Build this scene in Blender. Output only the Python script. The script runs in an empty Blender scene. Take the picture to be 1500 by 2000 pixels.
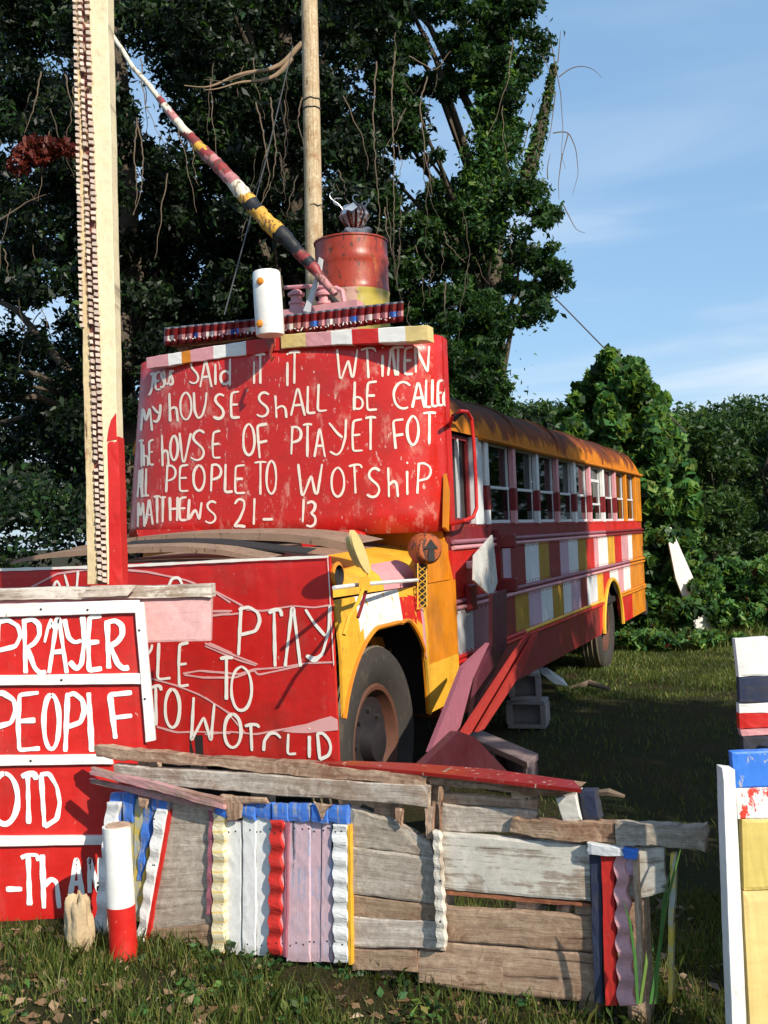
import bpy, math, random
import numpy as np
from mathutils import Vector, Matrix
random.seed(7); np.random.seed(7)
C = bpy.context.scene.collection
R_ = math.radians
# ------------------------------------------------------------------ camera
FPX = 2000.0; EYE = 1.57; PITCH = R_(1.26); ROLL = R_(2.3)
Fv = Vector((0, math.cos(PITCH), math.sin(PITCH))); U0 = Vector((0, -math.sin(PITCH), math.cos(PITCH))); R0 = Vector((1, 0, 0))
Rv = R0 * math.cos(ROLL) - U0 * math.sin(ROLL); Uv = U0 * math.cos(ROLL) + R0 * math.sin(ROLL)
CAM = Vector((0, 0, EYE))
cd = bpy.data.cameras.new('camera'); cam = bpy.data.objects.new('camera', cd); C.objects.link(cam)
cd.sensor_fit = 'HORIZONTAL'; cd.sensor_width = 36; cd.lens = 48.0; cd.clip_end = 2000; cd.clip_start = .05
M = Matrix((Rv, Uv, -Fv)).transposed().to_4x4(); M.translation = CAM; cam.matrix_world = M
bpy.context.scene.camera = cam
# ------------------------------------------------------------------ light
SUN_E = 33.0; SUN_A = 37.0      # elevation; degrees to the right of straight behind the camera
sdir = Vector((math.sin(R_(SUN_A)) * math.cos(R_(SUN_E)), -math.cos(R_(SUN_A)) * math.cos(R_(SUN_E)), math.sin(R_(SUN_E))))
w = bpy.data.worlds.new('World'); bpy.context.scene.world = w; w.use_nodes = True
nt = w.node_tree; nt.nodes.clear()
def N(nt, typ, **kw):
    n = nt.nodes.new(typ)
    for k, v in kw.items():
        if k == 'ins':
            for a, b in v.items():
                s = n.inputs[a]
                if isinstance(b, bpy.types.NodeSocket): nt.links.new(b, s)
                else: s.default_value = b
        else: setattr(n, k, v)
    return n
sky = N(nt, 'ShaderNodeTexSky', sky_type='NISHITA', sun_disc=False, sun_elevation=R_(SUN_E), sun_rotation=math.atan2(sdir.x, sdir.y),
        altitude=0, air_density=1.0, dust_density=.9, ozone_density=1.9)
tc = N(nt, 'ShaderNodeTexCoord')
mp = N(nt, 'ShaderNodeMapping', ins={'Vector': tc.outputs['Generated']}); mp.inputs['Scale'].default_value = (1.1, 1.1, 8.0); mp.inputs['Rotation'].default_value = (.10, .16, 0)
nz = N(nt, 'ShaderNodeTexNoise', ins={'Vector': mp.outputs[0], 'Scale': 1.6, 'Detail': 5.0, 'Roughness': .5, 'Distortion': .5})
cr = N(nt, 'ShaderNodeMapRange', interpolation_type='SMOOTHSTEP', ins={0: nz.outputs['Fac'], 1: .42, 2: .78, 3: 0.0, 4: .95})
sz_ = N(nt, 'ShaderNodeSeparateXYZ', ins={0: tc.outputs['Generated']}).outputs[2]
low = N(nt, 'ShaderNodeMapRange', interpolation_type='SMOOTHSTEP', ins={0: sz_, 1: .10, 2: .42, 3: 1.15, 4: .20}).outputs[0]
cm_ = N(nt, 'ShaderNodeMath', operation='MULTIPLY', ins={0: cr.outputs[0], 1: low}).outputs[0]
veil = N(nt, 'ShaderNodeMixRGB', ins={0: .42, 1: sky.outputs[0], 2: (3.1, 5.7, 8.9, 1)})
mixc = N(nt, 'ShaderNodeMixRGB', ins={0: cm_, 1: veil.outputs[0], 2: (6.6, 7.3, 8.0, 1)})
bg = N(nt, 'ShaderNodeBackground', ins={0: mixc.outputs[0], 1: .112})
wo = N(nt, 'ShaderNodeOutputWorld', ins={0: bg.outputs[0]})
sl = bpy.data.lights.new('sun', 'SUN'); sl.energy = 5.0; sl.angle = R_(.55); sl.color = (1, .93, .80)
so = bpy.data.objects.new('sun', sl); C.objects.link(so); so.rotation_euler = sdir.to_track_quat('Z', 'Y').to_euler(); so.location = sdir * 30
vs = bpy.context.scene.view_settings
vs.view_transform = 'Standard'; vs.look = 'None'; vs.gamma = 1; vs.exposure = 0.25; vs.use_curve_mapping = False
# ------------------------------------------------------------------ pixels to places
def ray(px, py): return Fv + Rv * ((px - 750) / FPX) + Uv * ((1000 - py) / FPX)
def at(px, py, Y): d = ray(px, py); return CAM + d * (Y / d.y)
def hit(px, py, p0, n): d = ray(px, py); return CAM + d * ((p0 - CAM).dot(n) / d.dot(n))
TH = R_(22.9)
D = Vector((math.sin(TH), math.cos(TH), 0)); Nn = Vector((-math.cos(TH), math.sin(TH), 0)); Z = Vector((0, 0, 1))
P0 = Vector((.42, 6.44, 0))
def B(t, y, z): return P0 + D * t + Nn * y + Z * z            # t along the bus, y across it
def on_front(t): return lambda px, py, off=0.0: hit(px, py, B(t - off, 0, 0), D)
def on_side(y): return lambda px, py, off=0.0: hit(px, py, B(0, y - off, 0), Nn)
FA = Vector((-1.155, 4.2, 0)); FB = Vector((.63, 3.3, 0)); FD = (FB - FA).normalized(); FN = Vector((FD.y, -FD.x, 0))   # FN towards camera
def fen(px, py, off=0.0): return hit(px, py, FA + FN * off, FN)
def flat(Y): return lambda px, py, off=0.0: at(px, py, Y - off)
# ------------------------------------------------------------------ objects
def thing(name, label, cat, loc, group=None):
    o = bpy.data.objects.new(name, None); C.objects.link(o); o.location = loc; o.empty_display_size = .1
    o['label'] = label; o['category'] = cat
    if group: o['group'] = group
    return o
def tag(o, label, cat, group=None):
    o['label'] = label; o['category'] = cat
    if group: o['group'] = group
    return o
def worldloc(o):
    v = Vector(o.location)
    while o.parent: o = o.parent; v += Vector(o.location)
    return v
class MB:
    def __init__(s): s.v = []; s.f = []; s.m = []; s.uv = []
    def add(s, vs, fs, m=0, uvs=None):
        b = len(s.v); s.v += [Vector(p) for p in vs]
        for i, f in enumerate(fs):
            s.f.append([b + k for k in f]); s.m.append(m if not isinstance(m, (list, tuple)) else m[i])
        s.uv += uvs if uvs else [(p[0] + p[1], p[2]) for p in vs]
        return s
    def box(s, c, sz, ax=None, m=0, bev=0):
        c = Vector(c); a = ax or (Vector((1, 0, 0)), Vector((0, 1, 0)), Z); h = [k / 2 for k in sz]
        if not bev:
            vs = [c + a[0] * (h[0] * i) + a[1] * (h[1] * j) + a[2] * (h[2] * k) for i in (-1, 1) for j in (-1, 1) for k in (-1, 1)]
            return s.add(vs, [(0, 1, 3, 2), (4, 6, 7, 5), (0, 4, 5, 1), (2, 3, 7, 6), (0, 2, 6, 4), (1, 5, 7, 3)], m)
        vs = []; ind = {}
        for i in (-1, 1):
            for j in (-1, 1):
                for k in (-1, 1):
                    for q in range(3):
                        e = [h[0] * i, h[1] * j, h[2] * k]
                        for r in range(3):
                            if r != q: e[r] -= bev * (i, j, k)[r]
                        ind[(i, j, k, q)] = len(vs); vs.append(c + a[0] * e[0] + a[1] * e[1] + a[2] * e[2])
        fs = []
        for q in range(3):
            for sg in (-1, 1):
                o = [r for r in range(3) if r != q]; l = []
                for (p1, p2) in ((-1, -1), (1, -1), (1, 1), (-1, 1)):
                    k = [0, 0, 0]; k[q] = sg; k[o[0]] = p1; k[o[1]] = p2; l.append(ind[(*k, q)])
                fs.append(l)
        for q in range(3):
            o = [r for r in range(3) if r != q]
            for p1 in (-1, 1):
                for p2 in (-1, 1):
                    k0 = [0] * 3; k1 = [0] * 3; k0[q] = -1; k1[q] = 1
                    for k in (k0, k1): k[o[0]] = p1; k[o[1]] = p2
                    fs.append([ind[(*k0, o[0])], ind[(*k1, o[0])], ind[(*k1, o[1])], ind[(*k0, o[1])]])
        for i in (-1, 1):
            for j in (-1, 1):
                for k in (-1, 1): fs.append([ind[(i, j, k, q)] for q in range(3)])
        return s.add(vs, fs, m)
    def prism(s, pts, th, m=0, sides=None):
        n = len(pts); pts = [Vector(p) for p in pts]; th = Vector(th)
        fs = [list(range(n)), list(range(2 * n - 1, n - 1, -1))] + [(i, n + i, n + (i + 1) % n, (i + 1) % n) for i in range(n)]
        return s.add(pts + [p + th for p in pts], fs, [m, m] + [m if sides is None else sides] * n)
    def tube(s, pts, rad, n=8, m=0, cap=True, jit=0):
        pts = [Vector(p) for p in pts]
        if not isinstance(rad, (list, tuple)): rad = [rad] * len(pts)
        vs = []; fs = []; ms = []; uvs = []; L = 0; side = None
        for i, p in enumerate(pts):
            t = (pts[min(i + 1, len(pts) - 1)] - pts[max(i - 1, 0)]).normalized()
            if side is None: side = t.orthogonal().normalized()
            side = (side - t * side.dot(t)).normalized(); up = t.cross(side)
            if i: L += (p - pts[i - 1]).length
            for k in range(n):
                a = 2 * math.pi * k / n; r = rad[i] * (1 + random.uniform(-jit, jit))
                vs.append(p + side * (math.cos(a) * r) + up * (math.sin(a) * r)); uvs.append((L, k / n * 2 * math.pi * max(rad)))
        for i in range(len(pts) - 1):
            for k in range(n):
                fs.append((i * n + k, i * n + (k + 1) % n, (i + 1) * n + (k + 1) % n, (i + 1) * n + k)); ms.append(m(i, k) if callable(m) else m[i] if isinstance(m, (list, tuple)) else m)
        if cap:
            fs += [tuple(range(n - 1, -1, -1)), tuple(range(len(vs) - n, len(vs)))]; ms += [ms[0], ms[-1]]
        return s.add(vs, fs, ms, uvs)
    def lathe(s, c, ax, prof, n=32, m=0, ms=None):      # prof: (radius, along)
        c = Vector(c); ax = Vector(ax).normalized(); e1 = ax.orthogonal().normalized(); e2 = ax.cross(e1)
        vs = []; fs = []; mm = []; k = len(prof)
        for i in range(n):
            a = 2 * math.pi * i / n; dr = e1 * math.cos(a) + e2 * math.sin(a)
            for r, h in prof: vs.append(c + dr * r + ax * h)
        for i in range(n):
            for j in range(k - 1):
                fs.append((i * k + j, ((i + 1) % n) * k + j, ((i + 1) % n) * k + j + 1, i * k + j + 1)); mm.append(ms[j] if ms else m)
        return s.add(vs, fs, mm)
    def build(s, name, mats, parent=None, smooth=False, loc=None, kind=None):
        me = bpy.data.meshes.new(name)
        o0 = Vector(loc) if loc is not None else (worldloc(parent) if parent else Vector((0, 0, 0)))
        me.from_pydata([tuple(p - o0) for p in s.v], [], s.f)
        if not isinstance(mats, (list, tuple)): mats = [mats]
        for m in mats: me.materials.append(m)
        me.polygons.foreach_set('material_index', s.m)
        uvl = me.uv_layers.new(name='UVMap'); li = np.empty(len(me.loops), int); me.loops.foreach_get('vertex_index', li)
        u = np.array([tuple(q) for q in s.uv], float)[li]; uvl.data.foreach_set('uv', u.ravel())
        me.polygons.foreach_set('use_smooth', [smooth] * len(me.polygons)); me.update()
        if smooth:
            try: me.set_sharp_from_angle(angle=R_(40))
            except Exception: pass
        o = bpy.data.objects.new(name, me); C.objects.link(o)
        if parent: o.parent = parent; o.location = o0 - worldloc(parent)
        else: o.location = o0
        if kind: o['kind'] = kind
        return o
def centre(mb):
    a = np.array([tuple(p) for p in mb.v]); return Vector(((a[:, 0].min() + a[:, 0].max()) / 2, (a[:, 1].min() + a[:, 1].max()) / 2, a[:, 2].min()))
# ------------------------------------------------------------------ materials
def newmat(name):
    m = bpy.data.materials.new(name); m.use_nodes = True; nt = m.node_tree
    return m, nt, nt.nodes['Principled BSDF']
def c4(c, k=1.0): return (min(c[0] * k, 1), min(c[1] * k, 1), min(c[2] * k, 1), 1)
def noise(nt, vec, scale, detail=4, rough=.5, dist=0, map_=None):
    if map_:
        mp = N(nt, 'ShaderNodeMapping', ins={'Vector': vec}); mp.inputs['Scale'].default_value = map_; vec = mp.outputs[0]
    return N(nt, 'ShaderNodeTexNoise', ins={'Vector': vec, 'Scale': scale, 'Detail': detail, 'Roughness': rough, 'Distortion': dist}).outputs['Fac']
def rng(nt, v, a, b, c=0., d=1.): return N(nt, 'ShaderNodeMapRange', ins={0: v, 1: a, 2: b, 3: c, 4: d}).outputs[0]
def mix(nt, f, a, b, mode='MIX'): return N(nt, 'ShaderNodeMixRGB', blend_type=mode, ins={0: f, 1: a, 2: b}).outputs[0]
def bump(nt, bs, h, st=.3, dist=.01):
    b = N(nt, 'ShaderNodeBump', ins={'Height': h, 'Strength': st, 'Distance': dist}); nt.links.new(b.outputs[0], bs.inputs['Normal'])
def paint(name, col, under=(.26, .19, .14), chip=.30, var=.22, rough=.45, dirt=.4, streak=False, fade=None, bst=.25, bk=.35):
    """brushed paint on wood or metal: uneven coat, chips, grime"""
    m, nt, bs = newmat(name); o = N(nt, 'ShaderNodeTexCoord').outputs['Object']
    n1 = noise(nt, o, 5, 5, .6); base = mix(nt, n1, c4(col, 1 - var), c4(col, 1 + var))
    brush = noise(nt, o, 40, 4, .6, map_=(1, 1, .12) if streak else (.35, .35, 1))
    base = mix(nt, rng(nt, brush, .35, .75, 0, bk), base, c4(col, .62))
    if fade: base = mix(nt, rng(nt, noise(nt, o, 9, 7, .72, map_=(1, 1, .5)), .56, .70, 0, .75), base, c4(fade))
    gr = rng(nt, noise(nt, o, 2.3, 7, .65, .4), .52, .78, 0, dirt); base = mix(nt, gr, base, (.06, .045, .03, 1))
    ch = noise(nt, o, 34, 8, .72, .3, map_=(1, 1, .45)); cm = rng(nt, ch, chip + .035, chip + .055, 1, 0); base = mix(nt, cm, base, c4(under))
    nt.links.new(base, bs.inputs['Base Color']); nt.links.new(rng(nt, n1, .3, .7, rough - .1, rough + .2), bs.inputs['Roughness'])
    hh = mix(nt, .5, brush, ch); bump(nt, bs, hh, bst, .006); return m
def wood(name, a, b, dark=(.05, .035, .025), coat=None, keep=.55, rough=.85):
    """weathered plank with grain along U; coat = remains of paint"""
    m, nt, bs = newmat(name); uv = N(nt, 'ShaderNodeTexCoord').outputs['UV']; ob = N(nt, 'ShaderNodeTexCoord').outputs['Object']
    g = noise(nt, uv, 2.2, 9, .66, .5, map_=(1.1, 22, 1)); g2 = noise(nt, uv, 6, 6, .7, .2, map_=(.8, 55, 1)); g3 = noise(nt, uv, 3, 7, .7, 1.2, map_=(1, 5, 1))
    base = mix(nt, rng(nt, g, .36, .66), c4(a, 1.12), c4(b)); st = noise(nt, ob, 4.2, 7, .65)
    base = mix(nt, rng(nt, st, .50, .66, 0, .75), base, c4((b[0] * .75, b[1] * .55, b[2] * .42))); base = mix(nt, rng(nt, g3, .56, .66, 0, .5), base, c4(a, 1.45))
    base = mix(nt, rng(nt, g2, .57, .63, 0, .85), base, c4(dark)); base = mix(nt, rng(nt, g, .635, .66, 0, .9), base, c4(dark))
    vo = N(nt, 'ShaderNodeTexVoronoi', ins={'Vector': N(nt, 'ShaderNodeMapping', ins={'Vector': uv, 'Scale': (2.2, 7, 1)}).outputs[0], 'Scale': 1.0})
    base = mix(nt, rng(nt, vo.outputs['Distance'], .06, .14, .9, 0), base, (.07, .03, .015, 1))
    if coat:
        pk = mix(nt, .45, noise(nt, ob, 7, 8, .7, .3), g); pm = rng(nt, pk, keep - .02, keep + .03, 1, 0)
        cc = mix(nt, noise(nt, ob, 12, 5), c4(coat, .8), c4(coat, 1.1)); cc = mix(nt, rng(nt, g2, .60, .66, 0, .55), cc, c4(dark))
        base = mix(nt, pm, base, cc)
    sp = noise(nt, ob, 38, 8, .75, .4); base = mix(nt, rng(nt, sp, .36, .60, .5 if not coat else .22, 0), base, c4((b[0] * .45, b[1] * .38, b[2] * .34))); base = mix(nt, rng(nt, noise(nt, ob, 15, 7, .7, .8), .55, .68, 0, .45 if not coat else .15), base, c4(a, 1.5))
    rv = N(nt, 'ShaderNodeObjectInfo').outputs['Random']; base = mix(nt, 1.0, base, N(nt, 'ShaderNodeCombineColor', ins={0: rng(nt, rv, 0, 1, .80, 1.15), 1: rng(nt, rv, 0, 1, .78, 1.14), 2: rng(nt, rv, 0, 1, .72, 1.14)}).outputs[0] if not coat else (1, 1, 1, 1), 'MULTIPLY')
    nt.links.new(base, bs.inputs['Base Color']); bs.inputs['Roughness'].default_value = rough
    bump(nt, bs, mix(nt, .5, g, g2), .75 if not coat else .45, .0035); return m
def plain(name, col, rough=.6, metal=0, var=.2, sc=8, bst=.15):
    m, nt, bs = newmat(name); o = N(nt, 'ShaderNodeTexCoord').outputs['Object']
    n1 = noise(nt, o, sc, 6, .6); nt.links.new(mix(nt, n1, c4(col, 1 - var), c4(col, 1 + var)), bs.inputs['Base Color'])
    bs.inputs['Roughness'].default_value = rough; bs.inputs['Metallic'].default_value = metal
    bump(nt, bs, noise(nt, o, sc * 6, 5, .6), bst, .006); return m
RED = (.56, .014, .010); DRED = (.21, .012, .016); WHT = (.80, .78, .74); PNK = (.66, .30, .32); YEL = (.76, .40, .03); OCH = (.36, .20, .02)
ORG = (.66, .215, .006); CRM = (.72, .55, .22); BLU = (.04, .19, .68); MAU = (.34, .13, .17); LIL = (.50, .33, .42)
m_red = paint('red_paint', RED, under=(.55, .22, .18), chip=.285, dirt=.55, var=.28, fade=(.50, .05, .04)); m_redw = paint('red_worn_paint', RED, under=(.5, .27, .2), chip=.34, fade=(.60, .20, .14)); m_white = paint('white_paint', WHT, chip=.29, dirt=.14)
m_dred = paint('dark_red_paint', DRED, under=(.3, .12, .08), chip=.315, dirt=.6, var=.3); m_pink = paint('pink_paint', PNK, chip=.30, fade=(.6, .38, .36)); m_yel = paint('yellow_paint', YEL, chip=.32, under=(.3, .12, .04), dirt=.6, fade=(.62, .24, .02))
m_och = paint('ochre_paint', OCH, chip=.31, streak=True, dirt=.7); m_org = paint('orange_paint', ORG, chip=.315, under=(.2, .08, .02), streak=True, dirt=.65, fade=(.62, .28, .04)); m_cream = paint('cream_paint', CRM, chip=.27)
m_blue = paint('blue_paint', BLU, under=(.45, .42, .38), chip=.34); m_mauve = paint('mauve_paint', MAU, chip=.28, streak=True); m_lilac = paint('lilac_paint', LIL, chip=.33, streak=True, under=(.5, .45, .42))
m_strwhite = paint('streaky_white_paint', (.66, .66, .66), chip=.32, streak=True, dirt=.4, under=(.3, .3, .26)); m_black = paint('black_paint', (.012, .011, .012), chip=.25, under=(.08, .05, .03))
m_letter = paint('white_lettering_paint', (.86, .83, .74), under=(.6, .3, .27), chip=.22, dirt=.03, rough=.5, var=.06, bk=.08); m_plet = paint('pink_lettering_paint', (.74, .38, .36), chip=.24, dirt=.05, var=.1, bk=.1)
m_letw = paint('worn_lettering_paint', (.86, .74, .62), under=(.6, .14, .11), chip=.295, dirt=.05, var=.08, bk=.12)
m_grey = wood('grey_weathered_wood', (.58, .52, .45), (.38, .31, .25)); m_greyb = wood('brown_weathered_wood', (.50, .36, .25), (.32, .20, .13))
m_rough = wood('rough_split_wood', (.55, .40, .28), (.25, .12, .07), dark=(.03, .012, .008)); m_pinkw = wood('pink_peeling_wood', (.45, .33, .28), (.30, .17, .13), coat=(.55, .27, .28), keep=.5)
m_whitew = wood('white_peeling_board', (.46, .40, .33), (.33, .27, .21), coat=(.68, .63, .54), keep=.52); m_wpaintw = wood('white_painted_board', (.5, .45, .4), (.4, .34, .3), dark=(.30, .28, .26), coat=(.84, .83, .80), keep=.68)
m_pinkbl = wood('pink_painted_board', (.5, .42, .45), (.36, .38, .55), coat=(.68, .46, .50), keep=.53); m_bluew = wood('blue_painted_board', (.16, .36, .66), (.38, .30, .22), coat=BLU, keep=.52)
m_yelw = wood('yellow_painted_board', (.3, .42, .62), (.5, .45, .2), coat=(.72, .52, .08), keep=.50); m_pinkboard = wood('pale_pink_board', (.5, .36, .32), (.36, .25, .22), dark=(.2, .08, .06), coat=(.74, .42, .41), keep=.62)
m_redwood = wood('red_painted_wood', (.4, .2, .12), (.25, .08, .05), coat=(.42, .02, .012), keep=.60); m_mauvew = wood('mauve_painted_wood', (.3, .1, .12), (.2, .06, .07), coat=(.36, .11, .15), keep=.62)
m_pole = wood('pale_pole_wood', (.74, .62, .44), (.50, .33, .17)); m_polecr = wood('cream_painted_post_wood', (.6, .48, .3), (.42, .27, .14), coat=(.82, .71, .47), keep=.64)
m_redpw = wood('red_painted_strip', (.4, .2, .12), (.3, .06, .04), dark=(.14, .01, .01), coat=(.58, .018, .012), keep=.70); m_creamw = wood('cream_painted_strip', (.6, .5, .3), (.5, .4, .2), dark=(.3, .2, .1), coat=(.80, .70, .46), keep=.70); m_yelpw = wood('yellow_shade_strip', (.6, .5, .3), (.5, .4, .2), dark=(.3, .2, .1), coat=(.80, .56, .17), keep=.70); m_pinkpw = wood('pink_painted_strip', (.6, .4, .4), (.4, .3, .3), dark=(.3, .12, .12), coat=(.70, .36, .37), keep=.66)
m_navyw = wood('navy_dark_wood', (.05, .05, .07), (.02, .02, .03), coat=(.02, .03, .07), keep=.5)
m_rubber = paint('dusty_rubber', (.034, .027, .022), under=(.06, .05, .035), chip=.36, rough=.8, fade=(.10, .075, .045), dirt=.0); m_tread = plain('dusty_tread_rubber', (.14, .115, .075), .95, sc=14, var=.4); m_dark = plain('dark_metal', (.02, .018, .018), .7); m_under = plain('dark_underbody', (.018, .014, .012), .9)  # underbody and wheel well share one near-black
m_block = plain('concrete_block', (.25, .21, .20), .95, sc=30, var=.3, bst=.5); m_stone = plain('limestone', (.47, .35, .21), .95, sc=9, var=.45, bst=.8)
m_wire = plain('wire', (.12, .11, .10), .5, .6); m_foil = plain('silver_metal', (.55, .55, .58), .35, .7); m_slate = plain('grey_cloth', (.13, .14, .17), .9, sc=20, var=.5, bst=.8)
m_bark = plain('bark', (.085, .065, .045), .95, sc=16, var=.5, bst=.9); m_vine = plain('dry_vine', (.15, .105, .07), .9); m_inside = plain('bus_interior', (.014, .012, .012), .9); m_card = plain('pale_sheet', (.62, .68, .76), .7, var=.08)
m_rim = plain('rim_lip_rust', (.10, .035, .018), .7, sc=20, var=.5); m_rimd = plain('dark_rim', (.02, .016, .018), .5, sc=20, var=.5); m_seat = plain('worn_seat', (.05, .06, .05), .7)
def rustmat():
    m, nt, bs = newmat('rusty_orange_roof'); o = N(nt, 'ShaderNodeTexCoord').outputs['Object']
    base = mix(nt, noise(nt, o, 4, 6, .6), c4((.60, .20, .012)), c4((.40, .115, .012)))
    sep = N(nt, 'ShaderNodeSeparateXYZ', ins={0: o}).outputs[2]
    h = rng(nt, sep, 2.2, 2.60, -.10, .42)          # rust gathers on the flatter crown of the roof
    n = N(nt, 'ShaderNodeMath', operation='ADD', ins={0: noise(nt, o, 2.2, 8, .68, .5, map_=(1, 1, .5)), 1: h}).outputs[0]
    base = mix(nt, rng(nt, n, .50, .58), base, (.17, .042, .012, 1)); base = mix(nt, rng(nt, n, .64, .74), base, (.07, .024, .012, 1))
    base = mix(nt, rng(nt, noise(nt, o, 26, 8, .7), .6, .68, 0, .6), base, (.12, .03, .01, 1))
    nt.links.new(base, bs.inputs['Base Color']); bs.inputs['Roughness'].default_value = .8; bs.inputs['Specular IOR Level'].default_value = .15; bump(nt, bs, noise(nt, o, 12, 7), .3, .01); return m
m_roof = rustmat()
m_drumr = paint('rusty_red_drum', (.34, .035, .012), under=(.10, .025, .012), chip=.38, fade=(.46, .15, .04), rough=.32, dirt=.85, streak=True); m_drumy = paint('drum_yellow', (.42, .32, .04), chip=.34, fade=(.55, .38, .32)); m_drump = paint('drum_pink', (.52, .30, .24), chip=.36, under=(.3, .15, .08))
m_rust = paint('brown_rusty_sheet', (.30, .19, .125), under=(.1, .05, .03), chip=.36, rough=.6, fade=(.4, .28, .2))
def glassmat():
    m = bpy.data.materials.new('window_glass'); m.use_nodes = True; nt = m.node_tree; nt.nodes.clear()
    tr = N(nt, 'ShaderNodeBsdfTransparent', ins={0: (.12, .13, .14, 1)}); gl = N(nt, 'ShaderNodeBsdfGlossy', ins={0: (.9, .9, .9, 1), 1: .03})
    fr = N(nt, 'ShaderNodeFresnel', ins={0: 1.28}); o = N(nt, 'ShaderNodeTexCoord').outputs['Object']
    df = N(nt, 'ShaderNodeBsdfDiffuse', ins={0: (.10, .10, .09, 1)}); mx = N(nt, 'ShaderNodeMixShader', ins={0: fr.outputs[0], 1: tr.outputs[0], 2: gl.outputs[0]})
    mx2 = N(nt, 'ShaderNodeMixShader', ins={0: rng(nt, noise(nt, o, 6, 7, .65), .55, .8, .0, .12), 1: mx.outputs[0], 2: df.outputs[0]})
    N(nt, 'ShaderNodeOutputMaterial', ins={0: mx2.outputs[0]}); return m
m_glass = glassmat()
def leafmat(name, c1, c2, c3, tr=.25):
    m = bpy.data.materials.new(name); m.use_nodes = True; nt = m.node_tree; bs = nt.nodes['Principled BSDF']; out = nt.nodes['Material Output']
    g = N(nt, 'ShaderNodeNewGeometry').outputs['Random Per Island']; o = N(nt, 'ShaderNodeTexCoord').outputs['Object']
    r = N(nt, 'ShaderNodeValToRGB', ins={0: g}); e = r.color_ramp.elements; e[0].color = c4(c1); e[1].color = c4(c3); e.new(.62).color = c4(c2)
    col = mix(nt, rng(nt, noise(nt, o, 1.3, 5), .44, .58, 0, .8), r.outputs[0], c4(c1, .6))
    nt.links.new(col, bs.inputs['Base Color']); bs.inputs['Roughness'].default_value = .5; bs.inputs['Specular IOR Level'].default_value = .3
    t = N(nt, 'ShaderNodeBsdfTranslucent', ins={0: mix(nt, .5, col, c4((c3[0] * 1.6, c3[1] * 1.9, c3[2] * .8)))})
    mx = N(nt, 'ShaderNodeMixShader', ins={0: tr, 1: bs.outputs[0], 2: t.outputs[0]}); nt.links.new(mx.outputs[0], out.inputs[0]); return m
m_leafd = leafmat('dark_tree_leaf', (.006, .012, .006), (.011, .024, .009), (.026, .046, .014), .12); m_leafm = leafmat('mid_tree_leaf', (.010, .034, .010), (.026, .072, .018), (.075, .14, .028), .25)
m_leafv = leafmat('vine_leaf', (.040, .125, .038), (.090, .24, .060), (.26, .36, .08), .35); m_leaff = leafmat('far_tree_leaf', (.026, .060, .018), (.050, .098, .026), (.10, .15, .035), .25)
m_leafr = leafmat('dead_red_leaf', (.09, .012, .008), (.14, .02, .012), (.20, .04, .02), .2); m_grass = leafmat('grass_blade', (.035, .070, .014), (.10, .15, .028), (.26, .22, .07), .3)
m_leafy = leafmat('yellowing_vine_leaf', (.07, .13, .03), (.15, .20, .04), (.26, .26, .05), .25)
def groundmat():
    m, nt, bs = newmat('grassy_dirt'); o = N(nt, 'ShaderNodeTexCoord').outputs['Object']
    a = noise(nt, o, 1.3, 8, .65); b = noise(nt, o, 22, 8, .7)
    base = mix(nt, rng(nt, a, .4, .62), (.030, .034, .011, 1), (.055, .038, .018, 1)); base = mix(nt, rng(nt, b, .45, .7, 0, .7), base, (.022, .026, .010, 1))
    base = mix(nt, rng(nt, noise(nt, o, 70, 5, .7), .6, .7, 0, .8), base, (.17, .14, .09, 1))
    nt.links.new(base, bs.inputs['Base Color']); bs.inputs['Roughness'].default_value = .95; bs.inputs['Specular IOR Level'].default_value = .1; bump(nt, bs, b, .9, .04); return m
m_ground = groundmat()
# ------------------------------------------------------------------ ground
def gz(x, y):
    return .02 * math.sin(x * 1.7 + 1) * math.cos(y * 1.3) + .012 * math.sin(x * 4.1 + y * 3.3)
ax = sorted(set([-900, -400, -180, -80, -45, -28] + [round(-20 + i * .5, 2) for i in range(81)] + [28, 45, 80, 180, 400, 900]))
g = MB(); vs_ = [(x, y, gz(x, y) if abs(x) < 22 and abs(y) < 24 else 0) for y in [a + 6 for a in ax] for x in ax]; n_ = len(ax)
g.add(vs_, [(j * n_ + i, j * n_ + i + 1, (j + 1) * n_ + i + 1, (j + 1) * n_ + i) for j in range(n_ - 1) for i in range(n_ - 1)])
ground = g.build('ground', m_ground, smooth=True, kind='structure')
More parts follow.
